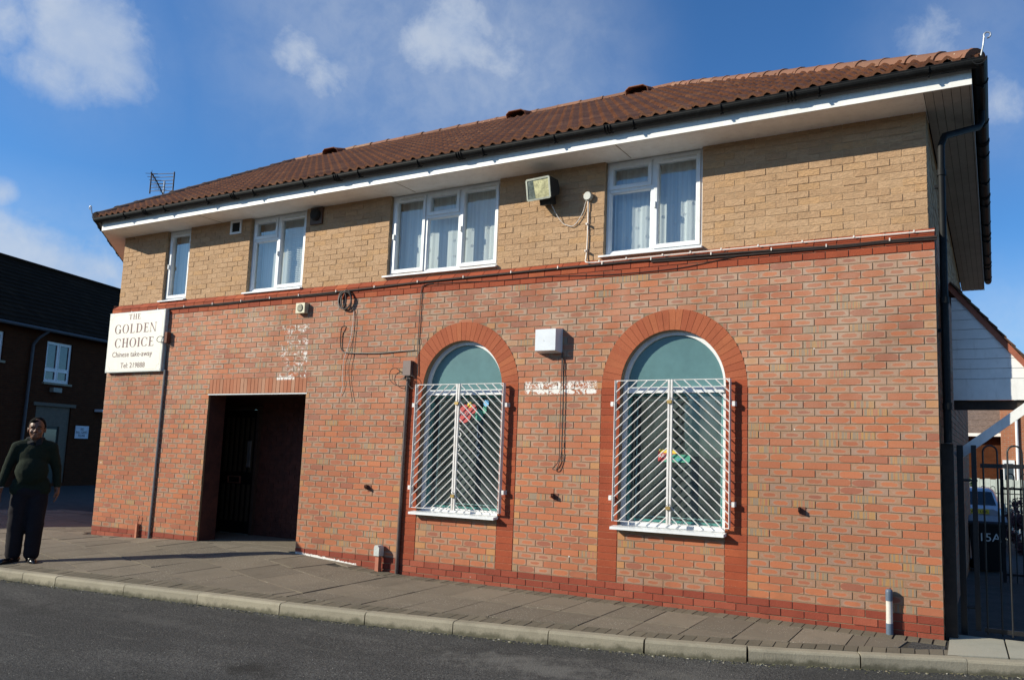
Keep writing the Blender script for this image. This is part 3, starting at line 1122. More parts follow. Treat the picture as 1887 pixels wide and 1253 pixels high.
# upper wall with window notches
WIN = [(-11.46, -10.88, 3.605), (-9.50, -8.345, 3.605), (-6.775, -5.005, 3.645), (-3.53, -2.335, 3.63)]
up = [(XC + ST, 3.60)]
up += [(-ST, 3.60), (-ST, ZS - .002)]
for a, b, z in reversed(WIN):
    up += [(b, ZS - .002), (b, z), (a, z), (a, ZS - .002)]
up += [(XC + ST, ZS - .002)]
uwall = holed_wall('upper_wall', up, [], ST + .0045, ST + .30, M_MORTAR_T, bld)


def bl_up(z0, z1):
    zm = (z0 + z1) / 2
    return [(a, b) for a, b, z in WIN if zm > z]


lay('rustic_brick', list(courses(XC + ST, -ST, 3.6 + 16 * .075, 16, bl_up, 1)), M_TAN, uwall, 300, yf=ST, uv=False, jit=.0028, hgt=.067)

# side wall (right) with real courses near the corner
g = MB()
g.box((-.30, .301, -.9), (-.007, 9.1, 3.6))
g.box((-.30, .36, 3.6), (-.007 - ST, 9.1, ZS - .002))
g.box((-.25, .012, -.5), (-.0072, .3005, 3.518))
g.box((-.25, .08, 3.5185), (-.0072, .3005, 3.5995))
g.box((-.25 - ST, .070, 3.6), (-.0072 - ST, .3595, ZS - .002))
side = g.build('side_wall', M_SIDEB, bld)
mb = MB()
for k in range(-4, 48):
    z = k * .075
    y = .108 if k % 2 == 0 else .220
    yend = 9.0
    first = True
    while y < yend:
        mb.cur = make_seeded(False)
        mb.box((-.03, y, z + .005), (.0 + random.uniform(-.001, .001), min(y + .215, yend), z + .07))
        y += .225
me = mb.mesh('brick', M_BRICK)
face_uv(me, 'yz')
link('brick', me, side, kind='stuff')
mb = MB()
for k in range(16):
    z = 3.6 + k * .075
    y = ST + (.108 if k % 2 == 0 else .220)
    while y < 9.0:
        mb.cur = make_seeded(False)
        mb.box((-.03 - ST, y, z + .005), (-ST + random.uniform(-.003, .003), min(y + .215, 9.0), z + .07))
        y += .225
mb.build('rustic_brick', M_TAN, side, kind='stuff')
# angled wing behind the left corner, back walls, floors
WD = Vector((-.768, .640, 0))
g = MB()
L0 = Vector((XC + .004, .008, 0))
for (z0, z1, dd) in ((-.7, 3.6, 0.0), (3.6, ZS - .002, ST)):
    a = L0 + Vector((dd, dd, 0))
    b = a + WD * 9
    nrm = Vector((.64, .768, 0)) * .25
    g.prism([(a.x, a.y), (a.x + nrm.x, a.y + nrm.y), (b.x + nrm.x, b.y + nrm.y), (b.x, b.y)], z0, z1)
g.build('wing_wall', M_SIDEB, bld)
g = MB()
g.box((XC - 1.0, 8.8, -1), (-.31, 9.1, ZS))
g.build('rear_wall', M_SIDEB, bld)
g = MB()
g.box((XC + .3, .31, 2.9), (-.31, 8.79, 3.1))
g.box((XC + .3, .31, -.35), (-.31, 8.79, -.3))
for x in (-7.2, -4.05):
    g.box((x - .05, .31, -.3), (x + .05, 4.5, 2.9))
for x in (-10.2, -7.6, -4.3, -1.2):
    g.box((x - .05, .37, 3.1), (x + .05, 4.5, ZS - .01))
g.box((XC + .3, 4.5, -.3), (-.31, 4.6, 2.9))
g.box((XC + .3, 4.5, 3.1), (-.31, 4.6, ZS - .01))
g.box((XC + .3, .37, ZS + .015), (-.31, 8.79, ZS + .03))
g.build('interior_partition', M_INT, bld)

# doorway lobby ----------------------------------------------------
dw = MB()
fl = -.064
dw.box((-11.3, .301, -.2), (DOOR[1] + .1, 1.25, fl))
dw.box((DOOR[0] + .003, .012, -.2), (DOOR[1] - .003, .3005, fl - .004))
dw.build('lobby_floor', M_SLAB, bld)
dw = MB()
dw.box((-11.45, .301, 2.12), (DOOR[1] + .1, 1.3, 2.2))
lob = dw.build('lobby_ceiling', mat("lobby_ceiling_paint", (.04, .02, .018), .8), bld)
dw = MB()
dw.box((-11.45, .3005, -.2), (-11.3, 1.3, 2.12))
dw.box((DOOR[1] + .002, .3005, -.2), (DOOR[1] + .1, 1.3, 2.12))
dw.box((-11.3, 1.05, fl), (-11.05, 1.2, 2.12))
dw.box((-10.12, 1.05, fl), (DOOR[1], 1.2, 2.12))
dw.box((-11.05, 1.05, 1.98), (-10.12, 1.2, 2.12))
dw.build('lobby_wall', mat('lobby_wall_shade', (.07, .022, .013), .9), bld)  # very dark red: the alcove's shade is put into the wall colour
mb = MB()
for k in range(28):
    z = k * .075 + fl
    x = DOOR[1] - .002
    x -= .0 if k % 2 else .11
    while x > -10.1:
        x2 = max(x - .225, -10.11)
        mb.cur = make_seeded(False)
        mb.box((x2 + .006, 1.043, z + .005), (x - .004, 1.06, min(z + .07, 2.11)))
        x = x2
me = mb.mesh('brick', mat('lobby_shaded_brick', (.075, .020, .011), .8, noise_amt=.3))  # back wall bricks carry the alcove's shade in their colour
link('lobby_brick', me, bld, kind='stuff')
g = MB()
for k in range(29):
    z = -.06 + k * .075
    if z + .07 > 2.1:
        break
    for y in ((.012, .12) if k % 2 else (.012, .225)):
        pass
    for xx, sgn in ((DOOR[0], 1), (DOOR[1], -1)):
        ys_ = (.055, .27) if k % 2 else (.055, .16)
        g.cur = make_seeded(False)
        g.box((xx - .004, ys_[0], z + .005), (xx + .004, ys_[1], z + .07))
g.box((DOOR[0] - .002, .030, -.064), (DOOR[0] + .0025, .2995, 2.085))  # added dark lining over both reveals, stands for the doorway's shade
g.box((DOOR[1] - .0025, .030, -.064), (DOOR[1] + .002, .2995, 2.085))
g.build('jamb_brick_lining', mat('lobby_shaded_brick', (.075, .020, .011), .8), bld, kind='stuff')
g = MB()
g.box((DOOR[0] - .02, -.004, 2.086), (DOOR[1] + .02, .09, 2.099))
g.build('lintel', M_UPVC, bld)
# door with slatted panels and a letter plate
g = MB()
g.box((-11.05, 1.00, fl), (-10.99, 1.08, 1.98))
g.box((-10.18, 1.00, fl), (-10.12, 1.08, 1.98))
g.box((-10.99, 1.00, 1.93), (-10.18, 1.08, 1.98))
door = MB()
door.box((-10.985, 1.03, fl + .01), (-10.185, 1.075, 1.925))
dob = door.build('door', M_DOOR, bld)
g.build('door_frame', mat("door_frame_paint", (.05, .03, .022), .6), dob)
for i in range(6):
    for (z0, z1) in ((.92, 1.80), (.14, .72)):
        g = MB()
        x = -10.90 + i * .118
        g.box((x, 1.018, z0), (x + .055, 1.034, z1))
        g.build('door_slat', M_DOORW, dob)
g = MB()
for z in (.735, .835):
    g.box((-10.78, 1.012, z), (-10.48, 1.03, z + .018))
g.box((-10.78, 1.012, .753), (-10.76, 1.03, .835))
g.box((-10.50, 1.012, .753), (-10.48, 1.03, .835))
g.build('letter_plate', mat("red_brown_metal", (.16, .07, .05), .5), dob)
g = MB()
g.box((-10.35, 1.0, 1.0), (-10.28, 1.03, 1.42))
g.build('door_handle', M_GALV, dob)

# ------------------------------------------------------------------ upper windows


def bevel_frame(mb, x0, x1, z0, z1, wd, y0, y1, ch=.012):
    """four mitred members with a splayed inner edge"""
    o = [(x0, z0), (x1, z0), (x1, z1), (x0, z1)]
    i1 = [(x0 + wd - ch, z0 + wd - ch), (x1 - wd + ch, z0 + wd - ch), (x1 - wd + ch, z1 - wd + ch), (x0 + wd - ch, z1 - wd + ch)]
    i2 = [(x0 + wd, z0 + wd), (x1 - wd, z0 + wd), (x1 - wd, z1 - wd), (x0 + wd, z1 - wd)]
    vs = [(p[0], y0, p[1]) for p in o] + [(p[0], y0, p[1]) for p in i1] + [(p[0], y0 + ch, p[1]) for p in i2] + [(p[0], y1, p[1]) for p in i2] + [(p[0], y1, p[1]) for p in o]
    fs = []
    for k in range(4):
        k2 = (k + 1) % 4
        fs += [(k, k2, 4 + k2, 4 + k), (4 + k, 4 + k2, 8 + k2, 8 + k), (8 + k, 8 + k2, 12 + k2, 12 + k), (12 + k, 12 + k2, 16 + k2, 16 + k), (16 + k, 16 + k2, k2, k)]
    mb.add(vs, fs)


def upper_window(x0, x1, z0, lay_, curtain):
    """lay_: list of panels (fx0, fx1, kind) kind: 'full' | 'split'"""
    z1 = ZS - .006
    y = ST + .055
    F = MB()
    bevel_frame(F, x0 + .004, x1 - .004, z0 + .02, z1, .042, y, y + .07)
    panels = []
    W_ = x1 - x0
    for i, (a, b, kind) in enumerate(lay_):
        xa, xb = x0 + W_ * a, x0 + W_ * b
        if i > 0:
            F.box((xa - .022, y + .001, z0 + .062), (xa + .022, y + .069, z1 - .042))
        la = xa + (.046 if i == 0 else .022)
        lb = xb - (.046 if i == len(lay_) - 1 else .022)
        if kind == 'split':
            zt = z1 - .042 - .30
            F.box((la - .001, y + .001, zt - .02), (lb + .001, y + .069, zt + .02))
            panels.append((la, lb, zt + .02, z1 - .042, 'sash'))
            panels.append((la, lb, z0 + .062, zt - .02, 'fixed'))
        else:
            panels.append((la, lb, z0 + .062, z1 - .042, 'sash'))
    win = F.build('window', M_UPVC, bld)
    for (a, b, c, d, kind) in panels:
        if kind == 'sash':
            S = MB()
            bevel_frame(S, a - .006, b + .006, c - .006, d + .006, .052, y - .014, y + .05)
            S.build('sash', M_UPVC, win)
            if d - c > .5:
                v_ = MB()
                v_.box((a + .10, y - .020, d - .018), (b - .04, y - .0145, d - .008))
                v_.build('trickle_vent', mat("vent_grey", (.62, .62, .58), .5), win)
                h_ = MB()
                h_.box((a + .004, y - .040, (c + d) / 2 - .05), (a + .024, y - .0145, (c + d) / 2 + .02))
                h_.build('sash_handle', M_UPVC, win)
            e = .046
        else:
            e = .016
            S = MB()
            bevel_frame(S, a - .001, b + .001, c - .001, d + .001, .018, y + .012, y + .04, .010)
            S.build('glazing_bead', M_UPVC, win)
        G = MB()
        G.add([(a + e - .01, y + .03, c + e - .01), (b - e + .01, y + .03, c + e - .01), (b - e + .01, y + .03, d - e + .01), (a + e - .01, y + .03, d - e + .01)], [(0, 1, 2, 3)])
        G.build('pane', M_GLASS, win, fixn=False)
    S = MB()
    S.extr([(ST - .045, z0 - .008), (ST - .045, z0 + .012), (y - .001, z0 + .030), (y - .001, z0 - .004)], 'x', x0 - .045, x1 + .012)
    S.build('sill', M_UPVC, win)
    # curtain
    cu = MB()
    n = 90
    vs = []
    for i in range(n + 1):
        u = i / n
        x = x0 + .03 + (W_ - .06) * u
        dy = .006 * math.sin(u * W_ * 42 + 1.3 * math.sin(u * 9)) + .003 * math.sin(u * W_ * 97)
        amp = curtain[1]
        vs += [(x, y + .17 + dy * amp, z0 + .04), (x, y + .17 + dy * amp * .6, z1 - .03)]
    cu.add(vs, [(2 * i, 2 * i + 2, 2 * i + 3, 2 * i + 1) for i in range(n)])
    if curtain[0] == 'net':
        cu.build('net_curtain', M_NET, win, smooth=True, fixn=False)
        mo = MB()
        cols = int(W_ / .115)
        for i in range(cols):
            for j in range(5):
                cx = x0 + .10 + i * .115 + random.uniform(-.035, .035)
                if random.random() < .25:
                    continue
                if cx > x1 - .06:
                    continue
                cz = z0 + .16 + j * .215 + (.1 if i % 2 else 0)
                if cz > z1 - .25:
                    continue
                pts = []
                for s_ in range(13):
                    px_ = cx + (.007 + .016 * s_ / 12) * math.cos(s_ * .85)
                    u = (px_ - x0 - .03) / (W_ - .06)
                    dy = .006 * math.sin(u * W_ * 42 + 1.3 * math.sin(u * 9)) + .003 * math.sin(u * W_ * 97)
                    pts.append((px_, y + .168 + dy * amp * .8, cz + (.007 + .016 * s_ / 12) * math.sin(s_ * .85)))
                mo.tube(pts, .0034, 4)
        mo.build('curtain_motif', M_NETMOTIF, win)
    else:
        cu.build('window_blind', M_BLIND, win, fixn=False)
        bl = MB()
        z = z0 + .05
        while z < z1 - .05:
            bl.box((x1 - .26 if W_ < .7 else x0 + W_ * .5, y + .14, z), (x1 - .03, y + .15, z + .014))
            z += .028
        bl.build('blind_slat', M_BLIND, win, kind='stuff')
    return win


upper_window(*WIN[0], [(0, 1, 'full')], ('blind', .2))
upper_window(*WIN[1], [(0, .47, 'split'), (.47, 1, 'full')], ('blind', .2))
upper_window(*WIN[2], [(0, .33, 'full'), (.33, .64, 'split'), (.64, 1, 'full')], ('net', 1.0))
upper_window(*WIN[3], [(0, .49, 'split'), (.49, 1, 'full')], ('net', 1.4))

# ------------------------------------------------------------------ arched shop windows
M_FAN = mat("teal_fanlight_panel", (.095, .19, .195), .25, noise_amt=.10, noise_scale=1.5, spec=.6)
M_TEAL = mat("teal_glass_edge", (.16, .55, .50), .3)


def ring_sector(mb, cx, cz, r0, r1, y0, y1, n=28, a0=0, a1=math.pi):
    vs = []
    for i in range(n + 1):
        a = a0 + (a1 - a0) * i / n
        for r_, y in ((r0, y0), (r1, y0), (r1, y1), (r0, y1)):
            vs.append((cx + r_ * math.cos(a), y, cz + r_ * math.sin(a)))
    fs = []
    for i in range(n):
        for k in range(4):
            k2 = (k + 1) % 4
            fs.append((4 * i + k, 4 * i + k2, 4 * i + 4 + k2, 4 * i + 4 + k))
    fs += [(0, 1, 2, 3), (4 * n + 3, 4 * n + 2, 4 * n + 1, 4 * n)]
    mb.add(vs, fs)


def arched_window(cx, hw, which):
    y = .075
    zt = 2.085
    F = MB()
    ring_sector(F, cx, SPR, hw - .045, hw - .001, y, y + .07)
    F.box((cx - hw + .001, y, SILL + .001), (cx - hw + .05, y + .07, SPR))
    F.box((cx + hw - .05, y, SILL + .001), (cx + hw - .001, y + .07, SPR))
    F.box((cx - hw + .05, y + .001, SILL + .001), (cx + hw - .05, y + .069, SILL + .055))
    F.box((cx - hw + .03, y - .022, zt - .035), (cx + hw - .03, y + .065, zt + .03))
    win = F.build('arched_window', M_UPVC, bld)
    G = MB()
    n = 28
    vs = [(cx - hw + .03, y + .035, zt), (cx + hw - .03, y + .035, zt)] + [(cx + (hw - .03) * math.cos(math.pi * i / n), y + .035, SPR + (hw - .03) * math.sin(math.pi * i / n)) for i in range(n + 1)]
    G.add(vs, [tuple(range(len(vs)))])
    G.build('fanlight', M_FAN, win)
    G = MB()
    G.add([(cx - hw + .04, y + .03, SILL + .05), (cx + hw - .04, y + .03, SILL + .05), (cx + hw - .04, y + .03, zt - .03), (cx - hw + .04, y + .03, zt - .03)], [(0, 1, 2, 3)])
    G.build('pane', M_SHOPGLASS, win, fixn=False)
    B = MB()
    x0, x1 = cx - hw + .055, cx + hw - .055
    z0, z1 = SILL + .06, zt - .04
    B.box((x0, y + .045, z0), (x0 + .022, y + .09, z1))
    B.box((x1 - .022, y + .045, z0), (x1, y + .09, z1))
    B.box((x0 + .022, y + .045, z0), (x1 - .022, y + .09, z0 + .022))
    B.box((x0 + .022, y + .045, z1 - .022), (x1 - .022, y + .09, z1))
    B.build('glazing_edge', M_TEAL, win)
    B = MB()
    bevel_frame(B, x0 + .055, x1 - .05, z0 + .04, z1 - .055, .012, y + .14, y + .16, .004)
    B.build('inner_frame', M_UPVC, win)
    S = MB()
    S.extr([(-.105, SILL - .032), (-.105, SILL - .004), (y, SILL + .012), (y, SILL - .02)], 'x', cx - hw - .045, cx + hw + .02)
    S.build('sill', M_UPVC, win)
    # inside: counter and back wall
    I = MB()
    I.box((cx - hw - .3, 1.2, -.3), (cx + hw + .4, 1.3, 2.9))
    I.build('back_partition', mat("shop_dark_wall", (.10, .125, .12), .8), win)
    return win


AW = [arched_window(*WIN_ARCH[0], 0), arched_window(*WIN_ARCH[1], 1)]

# ------------------------------------------------------------------ soffit, fascia, gutter
EX0, EX1 = -12.484, .358     # fascia corner x left and right
FZ0, FZ1 = ZS, 4.965
g = MB()
joints = [EX0 + .003, -10.15, -6.35, -3.2, -.05]
g.prism([(EX0 + .002, -OV + .021), (XC + ST, ST - .01), (XC + ST, ST + .30), (-.05, ST + .30), (-.05, -OV + .021)], ZS, ZS + .014)
sof = g.build('soffit', M_SOFFIT, bld)
for x in (-10.15, -6.35, -3.2):
    s_ = MB()
    s_.box((x - .004, -OV + .022, ZS - .003), (x + .004, ST - .006, ZS - .0005))
    s_.build('soffit_joint', mat("joint_brown", (.22, .17, .11), .8), sof)
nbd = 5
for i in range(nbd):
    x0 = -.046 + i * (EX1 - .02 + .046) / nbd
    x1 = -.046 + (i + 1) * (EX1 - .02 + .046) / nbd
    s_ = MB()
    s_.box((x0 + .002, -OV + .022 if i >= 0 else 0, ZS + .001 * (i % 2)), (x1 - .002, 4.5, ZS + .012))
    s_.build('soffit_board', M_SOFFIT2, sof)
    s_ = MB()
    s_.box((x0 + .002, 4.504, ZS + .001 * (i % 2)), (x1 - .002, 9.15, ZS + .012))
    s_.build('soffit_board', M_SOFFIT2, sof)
s_ = MB()
s_.box((-.05, -OV + .022, ZS + .016), (EX1 - .01, 9.15, ZS + .02))
s_.build('soffit_backing', M_DARK, sof)
# left return soffit
LE = Vector((EX0, -OV, 0)) + WD * 9
s_ = MB()
wa = Vector((XC + ST, ST, 0))
wb_ = wa + WD * 9
s_.prism([(EX0, -OV + .003), (wa.x - .002, wa.y), (wb_.x, wb_.y), (LE.x, LE.y)], ZS + .0005, ZS + .0145)
s_.build('soffit_board', M_SOFFIT, sof)
# fascias
g = MB()
g.box((EX0, -OV, FZ0 - .004), (EX1, -OV + .018, FZ1))
g.build('fascia', M_WHITEB, bld)
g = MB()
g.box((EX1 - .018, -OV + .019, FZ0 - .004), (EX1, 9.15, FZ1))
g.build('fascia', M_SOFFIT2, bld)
g = MB()
a = Vector((EX0, -OV + .001, 0))
b = LE
nv = Vector((-.64, -.768, 0)) * -.018
g.prism([(a.x, a.y), (b.x, b.y), (b.x + nv.x, b.y + nv.y), (a.x + nv.x + .003, a.y + nv.y)], FZ0 - .004, FZ1)
g.build('fascia', M_WHITEB, bld)


def gutter(p, q, label=None):
    """half round gutter from p to q"""
    p, q = Vector(p), Vector(q)
    t = (q - p).normalized()
    sd_ = t.cross(Vector((0, 0, 1))).normalized()
    mb = MB()
    n = 10
    vs = []
    for e in (p, q):
        for i in range(n + 1):
            a = math.pi + math.pi * i / n
            vs.append(e + sd_ * .062 * math.cos(a) + Vector((0, 0, .062 * math.sin(a))))
        for i in range(n, -1, -1):
            a = math.pi + math.pi * i / n
            vs.append(e + sd_ * .056 * math.cos(a) + Vector((0, 0, .056 * math.sin(a))))
    k = 2 * (n + 1)
    fs = [(i, (i + 1) % k, k + (i + 1) % k, k + i) for i in range(k)]
    fs += [tuple(range(k)), tuple(range(2 * k - 1, k - 1, -1))]
    mb.add(vs, fs)
    # rolled rim, union collars
    for s_ in (-1, 1):
        mb.tube([p + sd_ * .060 * s_, q + sd_ * .060 * s_], .006, 6)
    L = (q - p).length
    x = 1.7
    while x < L - .3:
        c = p + t * x
        ring = [c + sd_ * .068 * math.cos(math.pi + math.pi * i / 8) + Vector((0, 0, .068 * math.sin(math.pi + math.pi * i / 8))) for i in range(9)]
        for dxx in (-.035, 0, .035):
            mb.tube([r_ + t * dxx for r_ in ring], .007, 4)
        x += 2.0
    o = mb.build('gutter', M_BLACKP, bld)
    x = .45
    while x < L - .1:
        c = p + t * x
        b_ = MB()
        ring = [c + sd_ * .067 * math.cos(math.pi + math.pi * i / 8) + Vector((0, 0, .067 * math.sin(math.pi + math.pi * i / 8))) for i in range(9)]
        b_.tube(ring, .008, 4)
        b_.bar(c + Vector((0, 0, -.060)), c + Vector((0, 0, -.085)) - sd_ * .03, .022, .014, t)
        b_.build('gutter_bracket', M_BLACKP, o)
        x += .98
    return o


GZ = 4.948
gutter((EX1 + .10, -OV - .066, GZ), (EX0 - .06, -OV - .066, GZ))
gutter((EX1 + .066, 9.2, GZ), (EX1 + .066, -OV - .125, GZ))
gl = Vector((EX0 - .03, -OV - .066, GZ))
gutter(gl, gl + WD * 9)

# ------------------------------------------------------------------ roof
EY, EZ = -.445, 4.975
RY, RZ = 4.25, 7.69
sl = (RZ - EZ) / (RY - EY)
pitch = math.atan(sl)
CX1 = EX1 + .06
APR = (-4.30, RY, RZ)
APL = (-13.40, RY, RZ)
CXL = -12.56
GAUGE = .32
TW = .30


def tile_mesh(w, l, lift=.016, seed=None):
    """double roll tile; local x across, y up the slope, z normal"""
    prof = []
    for r_ in range(2):
        bx = r_ * .15
        prof += [(bx + .000, .008), (bx + .022, .030), (bx + .045, .041), (bx + .068, .030), (bx + .092, .008), (bx + .115, .000)]
    prof.append((.30, .010))
    return prof


TPROF = tile_mesh(0, 0)
roofing = MB()


def slope_frame(o, xdir, ydir):
    xd, yd = Vector(xdir).normalized(), Vector(ydir).normalized()
    zd = xd.cross(yd).normalized()
    return Matrix(((xd.x, yd.x, zd.x, o[0]), (xd.y, yd.y, zd.y, o[1]), (xd.z, yd.z, zd.z, o[2]), (0, 0, 0, 1)))


def tile_geo(mb, M):
    n = len(TPROF)
    vs = []
    for (yy, dz) in ((-.0, .034), (GAUGE + .03, .0)):
        for (x, z) in TPROF:
            vs.append(M @ Vector((x, yy, z + dz)))
    for (x, z) in TPROF:
        vs.append(M @ Vector((x, 0, z + .004)))
    fs = [(i, i + 1, n + i + 1, n + i) for i in range(n - 1)] + [(2 * n + i, 2 * n + i + 1, i + 1, i) for i in range(n - 1)]
    mb.add(vs, fs)


roof_core = MB()
# under-slab of the roof planes (sarking) just below the tiles
LEv = LE
cornL = Vector((CXL, EY, EZ))
eaveL = cornL + WD * 9.5
apL = Vector(APL)
apL2 = apL + WD * 9.5
apR = Vector(APR)
cornR = Vector((CX1, EY, EZ))
backR = Vector((CX1, 9.2, EZ))
dz = Vector((0, 0, -.012))
backL = Vector((-14, 9.2, EZ))
roof_core.add([p + dz for p in (cornL, cornR, apR, apL, backR, backL, eaveL, apL2)], [(0, 1, 2, 3), (1, 4, 2), (4, 5, 3, 2), (6, 0, 3, 7)])
roof = roof_core.build('roof', mat("roof_underlay", (.03, .02, .018), .9), bld, fixn=False)

sdir = Vector((0, RY - EY, RZ - EZ)).normalized()
nrow = int((Vector((0, RY - EY, RZ - EZ)).length) / GAUGE) + 1
single, bulk = [], []
for r_ in range(nrow):
    yv = EY + sdir.y * GAUGE * r_
    zv = EZ + sdir.z * GAUGE * r_
    frac = (GAUGE * r_) / Vector((0, RY - EY, RZ - EZ)).length
    xr = CX1 + (APR[0] - CX1) * frac
    xl = CXL + (APL[0] - CXL) * frac
    frac2 = min(1, (GAUGE * (r_ + 1.1)) / Vector((0, RY - EY, RZ - EZ)).length)
    xr2 = CX1 + (APR[0] - CX1) * frac2
    xl2 = CXL + (APL[0] - CXL) * frac2
    x = CX1 - TW
    while x > xl - TW:
        fits = x + TW < xr2 and x > max(xl, xl2) + .02 and r_ < nrow - 1
        if x < xr:
            if fits:
                single.append((x, yv, zv))
            else:
                bulk.append((x, yv, zv))
        x -= TW
single.sort(key=lambda p: (Vector(p) - cam.location).length)
tm = []
for s_ in range(12):
    mb = MB()
    mb.cur = (random.random(), random.random(), 0, 1)
    tile_geo(mb, Matrix.Identity(4))
    tm.append(mb.mesh('roof_tile', M_ROOF, smooth=True))
Mf = slope_frame((0, 0, 0), (1, 0, 0), sdir)
eul = Mf.to_euler()
for p in single[:300]:
    o = link('roof_tile', random.choice(tm), roof, (p[0], p[1] + random.uniform(-.004, .004), p[2] + random.uniform(-.002, .003)), (eul.x + random.uniform(-.006, .006), eul.y, eul.z + random.uniform(-.006, .006)))
mb = MB()
for p in single[300:] + bulk:
    mb.cur = (random.random(), random.random(), 0, 1)
    tile_geo(mb, slope_frame((p[0], p[1] + random.uniform(-.004, .004), p[2] + random.uniform(-.002, .003)), (1, 0, 0), sdir))
me = mb.mesh('roof_tile', M_ROOF, smooth=False)
bm = bmesh.new()
bm.from_mesh(me)
# cut at both hips and the ridge
for (p0, d_) in ((Vector((CX1, EY, 0)), Vector((APR[0] - CX1, APR[1] - EY, 0))), (Vector((CXL, EY, 0)), Vector((-(APL[0] - CXL), -(APL[1] - EY), 0)))):
    nn_ = Vector((d_.y, -d_.x, 0)).normalized()
    bmesh.ops.bisect_plane(bm, geom=bm.verts[:] + bm.edges[:] + bm.faces[:], plane_co=p0, plane_no=nn_, clear_outer=True)
bmesh.ops.bisect_plane(bm, geom=bm.verts[:] + bm.edges[:] + bm.faces[:], plane_co=(0, RY, 0), plane_no=(0, 1, 0), clear_outer=True)
bm.to_mesh(me)
bm.free()
me.polygons.foreach_set("use_smooth", [True] * len(me.polygons))
try:
    me.set_sharp_from_angle(angle=R(40))
except Exception:
    pass
link('roof_tile', me, roof, kind='stuff')
# right hip plane
mb = MB()
s2 = Vector((-(CX1 - APR[0]), 0, RZ - EZ)).normalized()
lenr = Vector((CX1 - APR[0], 0, RZ - EZ)).length
for r_ in range(int(lenr / GAUGE) + 1):
    y = EY
    while y < 9.2:
        mb.cur = (random.random(), random.random(), 0, 1)
        tile_geo(mb, slope_frame((CX1 + s2.x * GAUGE * r_, y, EZ + s2.z * GAUGE * r_), (0, 1, 0), s2))
        y += TW
me = mb.mesh('roof_tile', M_ROOF)
bm = bmesh.new()
bm.from_mesh(me)
for (p0, p1) in (((CX1, EY), (APR[0], APR[1])), ((APR[0], APR[1]), (CX1, 9.2))):
    d_ = Vector((p1[0] - p0[0], p1[1] - p0[1], 0))
    nn_ = Vector((-d_.y, d_.x, 0)).normalized()
    bmesh.ops.bisect_plane(bm, geom=bm.verts[:] + bm.edges[:] + bm.faces[:], plane_co=(p0[0], p0[1], 0), plane_no=nn_, clear_outer=True)
bm.to_mesh(me)
bm.free()
link('roof_tile', me, roof, kind='stuff')


def cap_run(p, q, name, m_, r_=.115, L=.42, dark_after=None):
    p, q = Vector(p), Vector(q)
    t = (q - p).normalized()
    tot = (q - p).length
    n = max(1, int(tot / L))
    L = tot / n
    side_ = t.cross(Vector((0, 0, 1))).normalized()
    upv = side_.cross(t).normalized()
    M0 = Matrix(((t.x, side_.x, upv.x), (t.y, side_.y, upv.y), (t.z, side_.z, upv.z)))
    ms = []
    for v_ in range(4):
        mb = MB()
        mb.cur = (random.random(), random.random(), 0, 1)
        vs = []
        for (xx, rr) in ((0, r_ * 1.04), (.03, r_ * 1.07), (.05, r_), (L + .03, r_ * .93)):
            for i in range(9):
                a = math.pi * i / 8
                vs.append((xx, rr * math.cos(a), rr * math.sin(a) * .85 - .03))
        fs = []
        for a in range(3):
            fs += [(a * 9 + i, a * 9 + i + 1, a * 9 + 10 + i, a * 9 + 9 + i) for i in range(8)]
        fs.append(tuple(range(9)))
        mb.add(vs, fs)
        ms.append(mb.mesh(name, m_, smooth=True))
    for k in range(n):
        o = link(name, random.choice(ms), roof, p + t * L * k + Vector((0, 0, random.uniform(-.004, .006))), (M0 @ Matrix.Rotation(random.uniform(-.02, .02), 3, 'Z')).to_euler())


zz = Vector((0, 0, .035))
cap_run(cornR + zz + Vector((-.02, .02, .0)), apR + zz, 'hip_tile', M_RIDGE)
cap_run(apR + zz, apL + zz, 'ridge_tile', M_RIDGE, .11, .45)
cap_run(cornL + zz, apL + zz, 'hip_tile', M_RIDGE_DK)
cap_run(apL + zz, apL2 + zz, 'ridge_tile', M_RIDGE_DK, .11, .45)
# hip irons
for (p, sgn) in ((cornR, 1), (cornL, -1)):
    g = MB()
    base = p + Vector((sgn * .02, -.05, .0))
    pts = [base + Vector((0, 0, 0)), base + Vector((sgn * .02, -.02, .08)), base + Vector((sgn * .03, -.03, .16))]
    for i in range(9):
        a = i * .6
        pts.append(base + Vector((sgn * (.055 - .028 * math.cos(a)), -.03, .165 + .028 * math.sin(a))))
    g.tube(pts, .008, 6)
    g.build('hip_iron', M_GALV, roof)
# three roof vents just below the ridge
for (vx, vy) in ((-5.05, 3.95), (-7.52, 3.97), (-12.2, 3.97)):
    z0 = EZ + sl * (vy - EY)
    M = slope_frame((vx, vy, z0), (1, 0, 0), sdir)
    g = MB()
    g.cur = (.4, .3, 0, 1)
    hh, ww, ll = .17, .34, .40
    prof = [(-.04, 0), (-.03, hh * .75), (0.04, hh), (ww - .04, hh), (ww + .03, hh * .75), (ww + .04, 0)]
    vs = [M @ Vector((x, 0, z)) for x, z in prof] + [M @ Vector((x, ll, z * .45 + .0)) for x, z in prof]
    n = len(prof)
    g.add(vs, [(i, i + 1, n + i + 1, n + i) for i in range(n - 1)] + [tuple(range(2 * n - 1, n - 1, -1))])
    # front rim
    g.tube([M @ Vector((x, 0, z)) for x, z in prof], .012, 5)
    rv = g.build('roof_vent', M_ROOF, roof)

